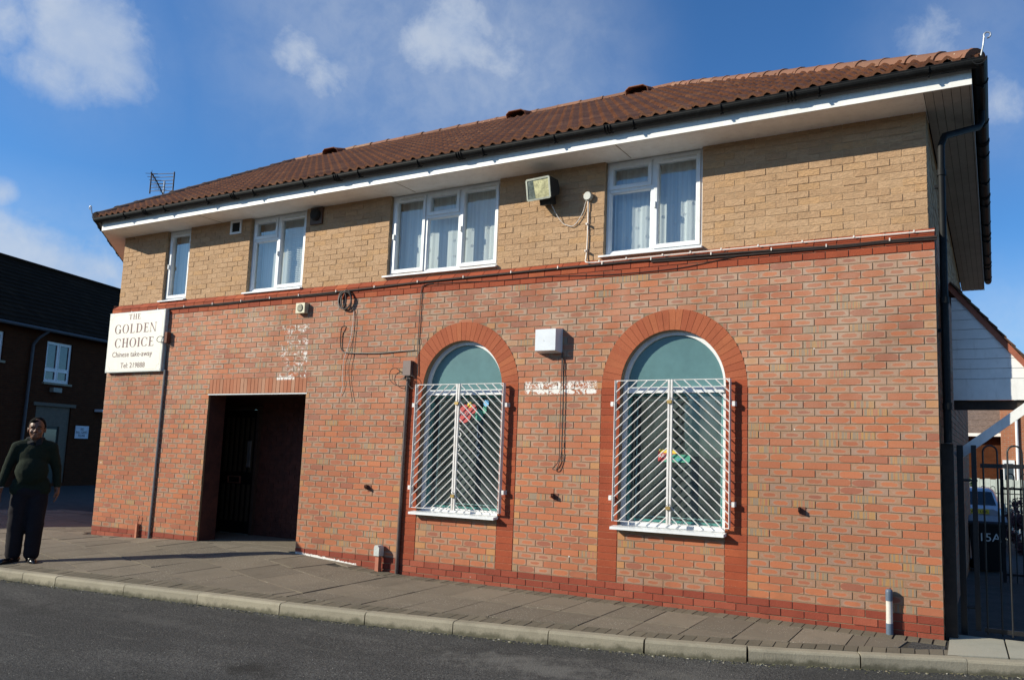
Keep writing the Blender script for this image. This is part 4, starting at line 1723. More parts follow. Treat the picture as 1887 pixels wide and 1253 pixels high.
# downpipe on the side wall
g = MB()
pt = Vector((EX1 + .066, .55, GZ - .06))
pts = [pt, pt + Vector((0, 0, -.10)), pt + Vector((-.03, -.03, -.17)), Vector((.10, .12, 4.52)), Vector((.068, .10, 4.42)), Vector((.065, .10, 4.2)), Vector((.065, .10, 1.56))]
g.tube(pts, .034, 12)
for z in (4.15, 2.9, 1.9):
    g.lathe((.065, .10, z), [(.038, -.03), (.042, -.03), (.042, .03), (.038, .03)], 12)
dp = g.build('downpipe', M_BLACKP, bld, smooth=True)
for z in (4.0, 2.6):
    g = MB()
    g.box((.001, .085, z), (.035, .115, z + .03))
    g.build('pipe_clip', M_BLACKP, dp)
# second, thinner waste pipe and timber casing
g = MB()
g.tube([(.045, .32, -.25), (.045, .32, 3.3)], .028, 10)
g.build('waste_pipe', M_PIPEG, bld, smooth=True)
g = MB()
g.box((.003, .125, -.25), (.105, .21, 1.555))
g.build('timber_casing', M_TIMBER, bld)

# vents in the buff wall
g = MB()
bevel_frame(g, -9.94, -9.70, 4.555, 4.768, .035, ST - .02, ST + .01, .008)
v_ = g.build('wall_vent', M_UPVC, bld)
for i in range(5):
    s_ = MB()
    s_.box((-9.905, ST - .012, 4.592 + i * .029), (-9.735, ST - .002, 4.602 + i * .029), None)
    s_.build('louvre', M_DARK, v_)
s_ = MB()
s_.box((-9.905, ST - .003, 4.589), (-9.735, ST - .001, 4.735))
s_.build('vent_recess', M_DARK, v_)
g = MB()
Mr = Matrix.Rotation(R(90), 4, 'X')
g.box((-8.24, ST - .03, 4.52), (-8.01, ST - .002, 4.765))
ev = g.build('extractor_vent', mat("brown_vent", (.10, .055, .035), .6), bld)
g = MB()
g.lathe((-8.125, ST - .03, 4.655), [(.085, 0), (.09, .02), (.07, .05), (.03, .06)], 18, Mr)
g.build('vent_cowl', M_DARK, ev)

# ------------------------------------------------------------------ things on the front wall
# shop sign -------------------------------------------------------
SX0, SX1, SZ0, SZ1, SY = -12.57, -11.15, 2.468, 3.452, -.065
sign = thing('shop_sign', 'cream shop sign reading THE GOLDEN CHOICE in maroon letters at the wall corner', 'sign', (SX0, 0, SZ0))
off = Vector((-SX0, 0, -SZ0))
g = MB()
g.box((0, SY, 0), (SX1 - SX0, -.004, SZ1 - SZ0))
g.build('sign_box', M_SIGNE, sign)
g = MB()
g.box((.012, SY - .003, .012), (SX1 - SX0 - .012, SY - .0005, SZ1 - SZ0 - .012))
g.build('sign_face', M_SIGN, sign)
SW, SH = SX1 - SX0, SZ1 - SZ0


class Glyph:
    def __init__(s):
        s.p = []

    def q(s, *pts):
        s.p.append(list(pts))

    def rect(s, x0, x1, y0, y1):
        s.q((x0, y0), (x1, y0), (x1, y1), (x0, y1))

    def ring(s, cx, cy, rx, ry, a0, a1, n=22):
        for i in range(n):
            b0, b1 = a0 + (a1 - a0) * i / n, a0 + (a1 - a0) * (i + 1) / n

            def P(b, k):
                t_ = (.06 + .115 * abs(math.cos(b))) * k
                return (cx + (rx - t_) * math.cos(b), cy + (ry - t_ * .55) * math.sin(b))
            s.q(P(b0, 0), P(b1, 0), P(b1, 1), P(b0, 1))


def serif_glyph(c):
    g_ = Glyph()
    sw, th = .165, .062
    if c == 'T':
        g_.rect(0, .72, 1 - th, 1)
        g_.q((0, .80), (.03, .80), (.07, .96), (0, .96))
        g_.q((.69, .80), (.72, .80), (.72, .96), (.65, .96))
        g_.rect(.36 - sw / 2, .36 + sw / 2, th, 1 - th)
        g_.rect(.22, .50, 0, th)
        return g_.p, .72
    if c == 'H':
        for x in (.12, .60):
            g_.rect(x, x + sw, th, 1 - th)
            g_.rect(x - .08, x + sw + .08, 0, th)
            g_.rect(x - .08, x + sw + .08, 1 - th, 1)
        g_.rect(.12 + sw, .60, .49, .49 + th)
        return g_.p, .85
    if c == 'E':
        g_.rect(.12, .12 + sw, th, 1 - th)
        g_.rect(.03, .64, 0, th)
        g_.rect(.03, .60, 1 - th, 1)
        g_.rect(.12 + sw, .48, .49, .49 + th)
        g_.rect(.45, .48, .40, .63)
        g_.q((.58, th), (.64, th), (.66, .22), (.64, .22))
        g_.q((.54, 1 - th), (.60, 1 - th), (.62, .80), (.60, .80))
        return g_.p, .68
    if c == 'L':
        g_.rect(.12, .12 + sw, th, 1 - th)
        g_.rect(.03, .62, 0, th)
        g_.rect(.03, .34, 1 - th, 1)
        g_.q((.56, th), (.62, th), (.64, .24), (.62, .24))
        return g_.p, .66
    if c == 'I':
        g_.rect(.10, .10 + sw, th, 1 - th)
        g_.rect(.01, .32, 0, th)
        g_.rect(.01, .32, 1 - th, 1)
        return g_.p, .34
    if c == 'N':
        g_.rect(.10, .145, th, 1)
        g_.rect(.70, .745, 0, 1 - th)
        g_.rect(0, .25, 0, th)
        g_.rect(.60, .84, 1 - th, 1)
        g_.q((.03, 1), (.20, 1), (.745, 0), (.66, 0))
        return g_.p, .86
    if c == 'O':
        g_.ring(.43, .5, .42, .515, 0, 2 * math.pi, 36)
        return g_.p, .86
    if c == 'C':
        g_.ring(.43, .5, .42, .515, R(40), R(322), 30)
        g_.q((.70, .62), (.735, .62), (.74, .95), (.71, .95))
        return g_.p, .78
    if c == 'G':
        g_.ring(.43, .5, .42, .515, R(40), R(322), 30)
        g_.q((.70, .65), (.735, .65), (.74, .95), (.71, .95))
        g_.rect(.64, .64 + sw, .05, .42)
        g_.rect(.54, .86, .40, .40 + th)
        return g_.p, .88
    if c == 'D':
        g_.rect(.12, .12 + sw, th, 1 - th)
        g_.rect(.03, .40, 0, th)
        g_.rect(.03, .40, 1 - th, 1)
        g_.ring(.36, .5, .46, .5, R(-90), R(90), 20)
        return g_.p, .86
    return [], .35


def serif_line(mb, text, x0, x1, z, h, y):
    gl_ = [serif_glyph(c) for c in text]
    tot = sum(g_[1] for g_ in gl_) + .11 * (len(text) - 1)
    k = (x1 - x0) / tot
    x = x0
    for polys, adv in gl_:
        for p in polys:
            mb.add([(x + a * k, y, z + b * h) for a, b in p], [tuple(range(len(p)))])
        x += (adv + .11) * k


def text_mesh(name, s_, size, m_, parent, loc, rot=(R(90), 0, 0), xs=1.0, shear=0.0, extr=.0008, align='LEFT', fit=None):
    cu = bpy.data.curves.new(name, 'FONT')
    cu.body = s_
    cu.size = size
    cu.extrude = extr
    cu.shear = shear
    cu.align_x = align
    cu.resolution_u = 3
    o = bpy.data.objects.new(name, cu)
    COL.objects.link(o)
    dg = bpy.context.evaluated_depsgraph_get()
    me = bpy.data.meshes.new_from_object(o.evaluated_get(dg))
    bpy.data.objects.remove(o)
    if fit:
        xsv = [v.co.x for v in me.vertices]
        xs = fit / (max(xsv) - min(xsv))
        me.transform(Matrix.Translation((-min(xsv), 0, 0)))
    me.transform(Matrix.Scale(xs, 4, (1, 0, 0)))
    me.materials.clear()
    me.materials.append(m_)
    return link(name, me, parent, loc, rot)


yl = SY - .0042
for txt, xa, xb, z, h in (('THE', .50, .80, .858, .088), ('GOLDEN', .16, 1.22, .635, .150), ('CHOICE', .19, 1.18, .405, .150)):
    g = MB()
    serif_line(g, txt, xa * SW / 1.4, xb * SW / 1.4, z, h, yl)
    g.build('lettering', M_LETTER, sign, fixn=False)
text_mesh('lettering', 'Chinese take-away', .125, M_LETTER, sign, (.16, yl, .250), fit=1.02)
text_mesh('lettering', 'Tel: 219888', .12, M_LETTER, sign, (.40, yl, .070), fit=.62)
g = MB()
bx0, bx1, bz0, bz1, c_ = .05, SW - .05, .04, SH - .04, .07
for p, q in (((bx0 + c_, bz1), (.38, bz1)), ((.95, bz1), (bx1 - c_, bz1)), ((bx1, bz0 + c_), (bx1, bz1 - c_)), ((bx0 + c_, bz0), (.36, bz0)), ((1.02, bz0), (bx1 - c_, bz0))):
    g.bar((p[0], yl + .001, p[1]), (q[0], yl + .001, q[1]), .004, .0012)
for cx, cz, a0 in ((bx0, bz1, -90), (bx1, bz1, 180), (bx0, bz0, 0), (bx1, bz0, 90)):
    pts = [(cx + c_ * math.cos(R(a0 + 90 * i / 6)), yl + .001, cz + c_ * math.sin(R(a0 + 90 * i / 6))) for i in range(7)]
    for p, q in zip(pts, pts[1:]):
        g.bar(p, q, .004, .0012)
g.build('border_line', M_GREYLINE, sign)
for x in (.03, SW - .03):
    for z in (.03, SH - .03):
        g = MB()
        g.lathe((x, SY - .003, z), [(.006, 0), (.006, .004)], 8, Mr)
        g.build('screw', M_GALV, sign)

# small rusty clamp beside the sign with a cable and grey conduit to the ground
cl_ = thing('rusty_lamp_bracket', 'rusty box bracket with loose wire at the right edge of the cream sign', 'bracket', (-11.09, 0, 2.98))
g = MB()
g.box((-.02, -.075, -.07), (.035, -.01, .10))
g.build('bracket_box', M_RUST, cl_)
g = MB()
g.tube(spline([(-.03, -.05, .02), (-.12, -.10, .03), (-.15, -.11, -.03), (-.10, -.09, -.06), (-.01, -.05, -.04)]), .005, 5)
g.tube(spline([(.0, -.05, -.07), (.05, -.04, -.11), (.03, -.03, -.13), (.0, -.02, -.10)]), .004, 5)
g.build('wire_loop', M_CABLE, cl_)
g = MB()
g.tube(spline([(-11.10, -.012, 2.9), (-11.115, -.012, 2.7), (-11.10, -.012, 2.48)]), .006, 5)
g.build('cable', M_CABLE, label='short dark cable dropping beside the sign to the grey conduit', category='cable')
cond = MB()
cond.tube([(-11.10, -.022, 2.49), (-11.13, -.022, -.13)], .019, 8)
c1 = cond.build('conduit_pipe', M_PIPEG, smooth=True, label='thin grey conduit pipe running from the sign down to the pavement', category='pipe')
g = MB()
g.box((-11.44, -.05, -.14), (-11.40, -.012, .10))
g.tube([(-11.42, -.03, .10), (-11.40, -.035, .16), (-11.39, -.03, .22)], .007, 6)
g.build('pipe_stub', mat("terracotta_stub", (.42, .15, .08), .7), label='short orange pipe stub left of the thin grey conduit', category='pipe')

# cables along the string course ------------------------------------
def wall_cable(pts, r_, m_, label, n=4, y=-.014, name='cable', clips=None, cat='cable'):
    root = thing(name, label, cat, (pts[0][0], 0, pts[0][1]))
    P = spline([(x - pts[0][0], (yy if yy is not None else y), z - pts[0][1]) for (x, z, yy) in [(p[0], p[1], p[2] if len(p) > 2 else None) for p in pts]], n)
    g_ = MB()
    g_.tube(P, r_, 6)
    g_.build('sheath', m_, root, smooth=True)
    if clips:
        step, mm, sz = clips
        d = 0
        last = P[0]
        for p in P:
            d += (p - last).length
            last = p
            if d > step:
                d = 0
                c_2 = MB()
                c_2.box((p.x - sz, p.y - r_ - .004, p.z - r_ * .5), (p.x + sz, -.003, p.z + r_ + .012))
                c_2.build('cable_clip', mm, root)
    return root


bc = [(-12.62, 3.437), (-12.2, 3.446), (-11.6, 3.455), (-10.771, 3.466), (-9.9, 3.470), (-9.08, 3.477), (-8.3, 3.48), (-7.587, 3.487), (-6.9, 3.50), (-6.17, 3.516), (-5.2, 3.523), (-4.292, 3.528), (-3.5, 3.528), (-2.895, 3.527), (-2.2, 3.522), (-1.674, 3.512), (-1.2, 3.498), (-.803, 3.490), (-.4, 3.496), (.02, 3.493)]
wall_cable(bc, .012, M_CABLE, 'thick black cable clipped along the dark red brick band across the whole front', y=-.018, clips=(.55, M_CABLEW, .006))
wall_cable([(a, b - .016 - .006 * math.sin(a * 3)) for a, b in bc[:8]], .006, M_CABLE, 'thin grey twin cable just under the black one at the left of the band', y=-.012)
wall_cable([(a, b - .022 - .01 * math.sin(a * 2.2)) for a, b in bc[13:]], .010, M_CABLE, 'second black cable sagging under the first at the right of the band', y=-.014)
wall_cable([(-5.92, 3.478), (-5.5, 3.47), (-5.0, 3.45), (-4.2, 3.44), (-3.4, 3.40), (-2.6, 3.405), (-2.1, 3.46), (-1.7, 3.5)], .004, M_CABLE, 'hair thin wire sagging below the band above the two arches', y=-.012)
# coil of spare cable
coil = thing('cable_coil', 'coil of spare black cable hanging from the band', 'cable', (-7.40, -.02, 3.37))
for k, (rx, rz, ox, oz, ry) in enumerate(((.105, .125, 0, 0, 0), (.09, .135, .02, -.01, .01), (.115, .12, .01, -.02, .02), (.07, .12, -.045, -.01, .015))):
    g = MB()
    g.tube([(ox + rx * math.cos(a * .35), -.01 - ry, oz + rz * math.sin(a * .35)) for a in range(19)], .009, 6)
    g.build('cable_loop', M_CABLE, coil, smooth=True)
wall_cable([(-7.253, 3.215, -.01), (-7.215, 3.05, -.02), (-7.233, 2.63, -.02), (-7.265, 2.462, -.025), (-7.249, 2.264, -.02), (-7.195, 2.068, -.02), (-7.169, 1.97, -.02)], .004, M_CABLE, 'loose dark wire hanging on the wall below the coil', name='hanging_wire', cat='wire')
wall_cable([(-7.253, 3.215, -.01), (-7.256, 2.915, -.02), (-7.312, 2.69, -.022), (-7.373, 2.521, -.02), (-7.369, 2.252, -.02), (-7.361, 2.154, -.02), (-7.40, 2.055, -.015)], .0035, M_CABLEW, 'loose pale wire hanging on the wall below the coil', name='hanging_wire', cat='wire')
wall_cable([(-7.39, 3.0, -.005), (-7.43, 2.985, -.03), (-7.455, 2.90, -.02), (-7.447, 2.72, -.014), (-7.40, 2.655, -.014), (-7.335, 2.636, -.014), (-7.1, 2.62, -.014), (-6.76, 2.610, -.014), (-6.4, 2.622, -.014), (-6.162, 2.630, -.014)], .007, M_CABLE, 'black cable hooking out of the bricks and running right to the brown junction box', n=5)
wall_cable([(-5.918, 3.484), (-6.054, 3.473), (-6.109, 3.408), (-6.118, 3.0), (-6.118, 2.647), (-6.10, 2.45), (-6.095, 2.298)], .006, M_CABLE, 'thin black cable dropping from the band beside the smaller arch', n=5)
# junction box and brown conduit
jb = thing('junction_box', 'brown junction box with tangled wires left of the smaller arch', 'junction box', (-6.245, 0, 2.39))
g = MB()
g.box((-.062, -.06, -.09), (.062, -.004, .10))
g.build('box', mat("brown_box", (.13, .085, .075), .5), jb)
g = MB()
for k in range(5):
    a = random.uniform(0, 6)
    g.tube(spline([(.0, -.05, -.09), (.05 * math.cos(a), -.08, -.12 - .03 * k / 5), (-.08 + .04 * k, -.07, -.14), (-.02, -.05, -.10)]), .004, 5)
g.tube(spline([(-.02, -.05, -.10), (-.16, -.06, .0), (-.27, -.05, -.02), (-.28, -.04, -.14), (-.15, -.04, -.22), (.02, -.04, -.21), (.06, -.04, -.12)]), .0045, 5)
g.tube(spline([(.0, -.05, -.10), (.10, -.05, -.10), (.16, -.04, -.17), (.10, -.04, -.26), (.02, -.04, -.2)]), .0045, 5)
g.build('wire_tangle', M_CABLE, jb)
cond = MB()
cond.tube([(-6.235, -.028, 2.30), (-6.245, -.028, 1.2), (-6.255, -.028, -.20)], .024, 10)
c2 = cond.build('conduit_pipe', M_PIPEB, smooth=True, label='brown conduit pipe running from the junction box down to the pavement', category='pipe')
# sounder box
sp_ = thing('alarm_sounder', 'small cream square sounder with a round grille above the chalky paint marks', 'sounder', (-8.20, 0, 3.29))
g = MB()
g.box((-.085, -.075, -.072), (.085, -.003, .072))
g.build('housing', M_CREAM, sp_)
g = MB()
g.lathe((0, -.0755, 0), [(.052, 0), (.055, .003), (.048, .006)], 20, Mr)
g.build('grille', mat("grille_dark", (.05, .045, .03), .6), sp_)
g = MB()
for i in range(5):
    z = -.036 + i * .018
    hx = math.sqrt(max(.0001, .045 ** 2 - z * z))
    g.box((-hx, -.087, z - .003), (hx, -.0815, z + .003))
g.build('grille_bar', M_CREAM, sp_)
# white alarm box
ab = thing('alarm_box', 'white square alarm box between the two arched windows', 'alarm box', (-4.155, 0, 2.665))
g = MB()
d0 = -.136
vs = [(-.135, d0, -.125), (.135, d0, -.125), (.135, d0, .125), (-.135, d0, .125), (-.155, -.002, -.145), (.155, -.002, -.145), (.155, -.002, .145), (-.155, -.002, .145)]
g.add(vs, [(0, 1, 2, 3), (4, 7, 6, 5), (0, 4, 5, 1), (1, 5, 6, 2), (2, 6, 7, 3), (3, 7, 4, 0)])
g.build('cover', M_ALARM, ab)
g = MB()
g.lathe((-.02, d0 - .001, -.01), [(.006, 0), (.005, .003)], 8, Mr)
g.build('screw', M_GALV, ab)
wall_cable([(-3.99, 2.53, -.02), (-3.977, 2.40, -.022), (-3.955, 1.944, -.02), (-3.955, 1.5, -.02), (-3.962, 1.33, -.03), (-4.006, 1.195, -.03), (-4.051, 1.180, -.03), (-4.055, 1.20, -.03), (-4.0, 1.262, -.025), (-3.985, 1.35, -.02), (-3.99, 1.6, -.018), (-3.992, 2.53, -.018)], .0055, M_CABLE, 'dark cable hanging in a long loop under the white alarm box', n=5)

# floodlight -------------------------------------------------------
fl_ = thing('floodlight', 'square halogen floodlight with cracked yellowed glass on the buff wall', 'floodlight', (-4.27, 0, 4.52), (R(14), 0, R(-6)))
g = MB()
g.extr([(-.20, -.13), (-.18, .125), (-.02, .08), (.0, -.02), (-.03, -.09)], 'x', -.175, .175)
fb = g.build('lamp_body', mat("lamp_dark_metal", (.03, .03, .03), .5), fl_)
M_REFL = mat("yellowed_reflector", (.52, .48, .26), .28, .25, noise_amt=.35, noise_scale=9)
g = MB()
g.add([(-.155, -.2015, -.112), (.155, -.2015, -.112), (.155, -.186, .108), (-.155, -.186, .108)], [(0, 1, 2, 3)])
g.build('reflector', M_REFL, fl_)
g = MB()
g.add([(-.155, -.2035, -.112), (-.05, -.2035, -.112), (-.075, -.188, .108), (-.155, -.188, .108)], [(0, 1, 2, 3)])
g.build('broken_corner', mat("smoked_glass", (.12, .14, .12), .2, noise_amt=.4, noise_scale=20), fl_)
g = MB()
for p, q in (((-.165, -.122), (.165, -.122)), ((.165, -.122), (.165, .118)), ((.165, .118), (-.165, .118)), ((-.165, .118), (-.165, -.122))):
    yy0 = -.205 + (p[1] + .122) / .24 * .016
    yy1 = -.205 + (q[1] + .122) / .24 * .016
    g.bar((p[0], yy0, p[1]), (q[0], yy1, q[1]), .022, .012)
g.build('lamp_rim', mat("lamp_rim_grey", (.34, .36, .30), .5, noise_amt=.2), fl_)
g = MB()
g.box((-.07, -.10, -.19), (.09, .01, -.09))
g.bar((0, -.04, -.1), (0, .09, -.02), .04, .02, Vector((1, 0, 0)))
g.build('lamp_bracket', mat("lamp_dark_metal", (.03, .03, .03), .5), fl_)
# conduit box and its pale cable
db = thing('round_conduit_box', 'round grey conduit box between the floodlight and the right hand window', 'conduit box', (-3.735, ST, 4.375))
g = MB()
g.lathe((0, -.002, 0), [(.052, 0), (.052, .045), (.046, .052)], 20, Mr)
g.build('lid', mat("pale_grey_plastic", (.50, .51, .46), .4), db, smooth=True)
wall_cable([(-3.735, 4.33, ST - .02), (-3.733, 4.1, ST - .015), (-3.735, 3.80, ST - .015), (-3.742, 3.64, ST - .02), (-3.735, 3.592, ST - .05), (-3.70, 3.568, -.02), (-3.62, 3.560, -.012), (-3.2, 3.562, -.012), (-2.6, 3.563, -.012), (-1.9, 3.563, -.012), (-1.0, 3.561, -.012), (0.0, 3.556, -.012)], .0085, M_CABLEW,
           'white cable dropping from the round conduit box and running right along the band', clips=(.30, M_CABLEW, .007))
wall_cable([(-4.244, 4.40, -.04), (-4.20, 4.30, .0), (-4.143, 4.19, .02), (-4.07, 4.09, ST - .02), (-4.006, 4.055, ST - .02), (-3.93, 4.04, ST - .02), (-3.86, 4.10, ST - .02), (-3.80, 4.20, ST - .02), (-3.775, 4.29, ST - .02), (-3.755, 4.34, ST - .02)], .005, M_CABLEW,
           'thin pale cable sagging from the floodlight to the round conduit box', name='flex_cable')
# rusty brackets ----------------------------------------------------
for (x, z, lb) in ((-6.80, .845, 'rusty angle bracket on the wall between the doorway and the brown conduit'), (-4.025, .865, 'rusty angle bracket on the wall between the two arched windows'), (-1.25, .865, 'rusty angle bracket on the wall right of the larger arched window')):
    rb = thing('rusty_bracket', lb, 'bracket', (x, 0, z), group='rusty angle brackets on the front wall')
    g = MB()
    g.box((-.028, -.006, -.04), (.032, -.0015, .045))
    g.build('back_plate', M_RUST, rb)
    g = MB()
    g.add([(-.028, -.006, -.02), (-.024, -.006, -.02), (-.024, -.006, .045), (-.028, -.006, .045), (-.028, -.075, .005), (-.024, -.075, .005), (-.024, -.075, .045), (-.028, -.075, .045)], [(0, 1, 2, 3), (4, 7, 6, 5), (0, 4, 5, 1), (1, 5, 6, 2), (2, 6, 7, 3), (3, 7, 4, 0)])
    g.build('arm_plate', M_RUST, rb)
    g = MB()
    g.lathe((-.023, -.05, .025), [(.007, 0), (.007, .003)], 8, Matrix.Rotation(R(90), 4, 'Y'))
    g.build('bolt_hole', M_CREAM, rb)
# meter pipe by the brown conduit
mp = thing('pipe_marker', 'short red brown post with a pale grey cap at the foot of the wall', 'service pipe', (-6.525, -.07, -.18))
g = MB()
g.box((-.028, -.028, 0), (.028, .028, .24))
g.build('pipe', mat("terracotta_pipe", (.42, .14, .08), .65), mp)
g = MB()
g.extr([(-.042, .20), (.042, .20), (.042, .30), (.02, .33), (-.03, .33), (-.042, .30)], 'y', -.045, .045)
g.build('cap', mat("pale_grey_cap", (.50, .52, .50), .5), mp)
# vent post at the right
vp = thing('vent_post', 'short white post with blue ends standing against the wall near the right corner', 'post', (-.455, -.055, -.19))
g = MB()
g.lathe((0, 0, 0), [(.030, .10), (.029, .30)], 16)
g.build('post_sleeve', mat("off_white_sleeve", (.62, .58, .52), .5, dirt=((.3, .27, .22), .5)), vp, smooth=True)
for prof in ([(.032, 0), (.032, .10)], [(.032, .30), (.033, .38), (.030, .395), (.018, .405)]):
    g = MB()
    g.lathe((0, 0, 0), prof, 16)
    g.build('post_collar', mat("blue_grey_collar", (.085, .12, .17), .5), vp, smooth=True)

# ------------------------------------------------------------------ window grilles
def grille(cx, hw_g, z0, z1, label):
    yy = -.088
    root = thing('window_grille', label, 'security grille', (cx, 0, z0), group='white steel window grilles')
    H = z1 - z0
    W2 = hw_g
    fd, ft = .055, .007
    # two hinged leaves
    for s_ in (-1, 1):
        g_ = MB()
        xi, xo = s_ * .006, s_ * W2
        g_.cbox((xo - s_ * ft / 2, yy + fd / 2, H / 2), (ft, fd, H))
        g_.cbox((xi + s_ * .010, yy + .012, H / 2), (.020, .026, H))
        g_.cbox(((xi + xo) / 2, yy + fd / 2, H - ft / 2), (abs(xo - xi) - .014, fd * .55, ft))
        g_.cbox(((xi + xo) / 2, yy + fd / 2, ft / 2), (abs(xo - xi) - .014, fd * .55, ft))
        leaf = g_.build('grille_frame', M_IRON, root)
        # diagonal bars rise towards the middle
        slope = .885
        run = W2 - .03
        pit = .1035
        c = H - .02 - 0.0
        k = 0
        zc = .10 - run * slope
        while zc < H:
            # line: z = zm - slope*|x| where zm is height at middle
            zm = zc + run * slope
            xa, xb = .022, W2 - .008
            za, zb2 = zm - slope * xa, zm - slope * xb
            if za > H - .008:
                xa = (zm - (H - .008)) / slope
                za = H - .008
            if zb2 < .008:
                xb = (zm - .008) / slope
                zb2 = .008
            if xb - xa > .02:
                b_ = MB()
                b_.tube([(s_ * xa, yy + .012, za), (s_ * xb, yy + .012, zb2)], .0064, 6)
                b_.build('grille_bar', M_IRON, root, smooth=True)
            zc += pit
    # hinge brackets fixed to the wall
    for s_ in (-1, 1):
        for zz_ in (H * .83, H * .16):
            b_ = MB()
            b_.box((s_ * W2 - .004 if s_ > 0 else s_ * W2 - .055, yy + .02, zz_ - .006), (s_ * W2 + .055 if s_ > 0 else s_ * W2 + .004, yy + .032, zz_ + .006))
            b_.box((s_ * (W2 + .035) - .015, yy + .015, zz_ - .025), (s_ * (W2 + .035) + .015, -.004, zz_ + .025))
            b_.build('hinge_bracket', M_IRON, root)
    for zz_ in (H * .845, H * .115):
        b_ = MB()
        b_.box((-.026, yy - .022, zz_ - .02), (.026, yy - .004, zz_ + .014))
        b_.build('padlock', M_BRASS, root)
        b_ = MB()
        b_.tube([(-.015, yy - .012, zz_ + .014), (-.015, yy - .012, zz_ + .034), (0, yy - .012, zz_ + .044), (.015, yy - .012, zz_ + .034), (.015, yy - .012, zz_ + .014)], .004, 6)
        b_.build('shackle', M_GALV, root)
    return root


grille(-5.40, .662, .645, 2.178, 'white steel security grille over the smaller arched window left of the alarm box')
grille(-2.62, .656, .655, 2.182, 'white steel security grille over the arched window right of the alarm box')

# stickers behind the panes -----------------------------------------
def disc(mb, cx, cz, r_, y, n=16, sx=1.0):
    vs = [(cx + r_ * sx * math.cos(2 * math.pi * i / n), y, cz + r_ * math.sin(2 * math.pi * i / n)) for i in range(n)]
    mb.add(vs, [tuple(range(n))])


M_SRED = mat("sticker_red", (.45, .05, .05), .5)
M_SYEL = mat("sticker_yellow", (.75, .55, .05), .5)
M_SGRN = mat("sticker_green", (.06, .33, .22), .5)
M_SBLU = mat("sticker_blue", (.15, .45, .75), .5)
M_SWHT = mat("sticker_white", (.75, .78, .76), .5)
yst = .097
st = thing('window_sticker', 'round red logo sticker with green leaf and white words in the left arched window', 'sticker', (-5.40, yst, 1.75))
g = MB()
disc(g, -.03, .07, .115, .0, 20)
disc(g, .10, .13, .06, .0005)
g.build('red_disc', M_SRED, st)
g = MB()
disc(g, .055, .18, .035, -.001)
g.build('yellow_spot', M_SYEL, st)
g = MB()
disc(g, .20, .05, .075, -.001, 12, .8)
disc(g, .28, .12, .05, -.0012, 10, .6)
g.build('green_leaf', M_SGRN, st)
g = MB()
disc(g, .30, .20, .04, -.0015)
g.build('blue_spot', M_SBLU, st)
g = MB()
for a0 in range(0, 200, 20):
    pass
pts = [(-.09 + .012 * i, -.002, .07 + .022 * math.sin(i * 1.6)) for i in range(12)]
g.tube(pts, .004, 4)
g.build('script_line', M_SWHT, st)
for x, ss in ((-.10, 'COLD'), (.20, 'JUICY')):
    zz_ = -.07
    for ch in ss:
        text_mesh('sticker_letter', ch, .085, M_SWHT, st, (x - .02, -.001, zz_ - .06))
        zz_ -= .088
st = thing('window_sticker', 'red yellow and green banner sticker in the middle of the right arched window', 'sticker', (-2.66, yst, 1.36))
g = MB()
g.add([(-.16, 0, -.05), (-.02, 0, -.05), (.06, 0, .06), (-.16, 0, .06)], [(0, 1, 2, 3)])
g.build('red_panel', M_SRED, st)
g = MB()
g.add([(-.14, -.001, .045), (.06, -.001, .035), (.04, -.001, .075), (-.15, -.001, .078)], [(0, 1, 2, 3)])
g.build('yellow_panel', M_SYEL, st)
g = MB()
g.add([(-.10, -.001, -.055), (.21, -.001, -.055), (.21, -.001, .025), (.02, -.001, .030)], [(0, 1, 2, 3)])
g.build('green_panel', M_SGRN, st)
text_mesh('sticker_letter', 'ART', .055, M_SWHT, st, (-.15, -.0015, -.01))
text_mesh('sticker_letter', 'open', .05, M_SBLU, st, (.05, -.002, -.035))

# ------------------------------------------------------------------ television aerial
ant = thing('tv_aerial', 'grid television aerial on a thin mast above the left end of the roof', 'aerial', (-14.55, 1.95, 5.70))
g = MB()
g.tube([(0, 0, -.5), (0.02, 0, .95)], .018, 8)
g.build('mast', M_GALV, ant)
M_AL = mat("dull_aluminium", (.08, .08, .09), .6, .3)
for (cx, cz, hw_, hh_, rx) in ((-.06, .95, .32, .36, .12), (-.10, .42, .34, .26, .0)):
    g = MB()
    for i in range(6):
        z = cz - hh_ / 2 + hh_ * i / 5
        g.tube([(cx - hw_, -.02 + rx * 0, z + .06 * (hw_)), (cx + hw_, .02, z - .12 * hw_)], .0075, 5)
    g.tube([(cx - hw_ - .02, -.02, cz + hh_ / 2 + .05), (cx - hw_ - .02, -.02, cz - hh_ / 2 - .03)], .014, 6)
    g.tube([(cx + hw_ + .02, .02, cz + hh_ / 2 - .01), (cx + hw_ + .02, .02, cz - hh_ / 2 - .09)], .014, 6)
    g.build('reflector_grid', M_AL, ant)
g = MB()
g.tube([(.02, 0, .66), (.30, -.35, .80), (.52, -.62, .86)], .012, 6)
for i in range(6):
    t_ = .25 + i * .14
    c = Vector((.02, 0, .66)).lerp(Vector((.52, -.62, .86)), t_)
    g.tube([c + Vector((-.10, -.06, .0)), c + Vector((.10, .06, 0))], .005, 5)
    g.tube([c + Vector((0, 0, -.07)), c + Vector((0, 0, .07))], .004, 5)
g.build('boom', M_AL, ant)

# ------------------------------------------------------------------ canopy, brace, gate at the right
CY = .5
can = thing('side_canopy', 'lean-to canopy clad in white boards with tiled edge at the right side wall', 'canopy', (0, CY, 0))
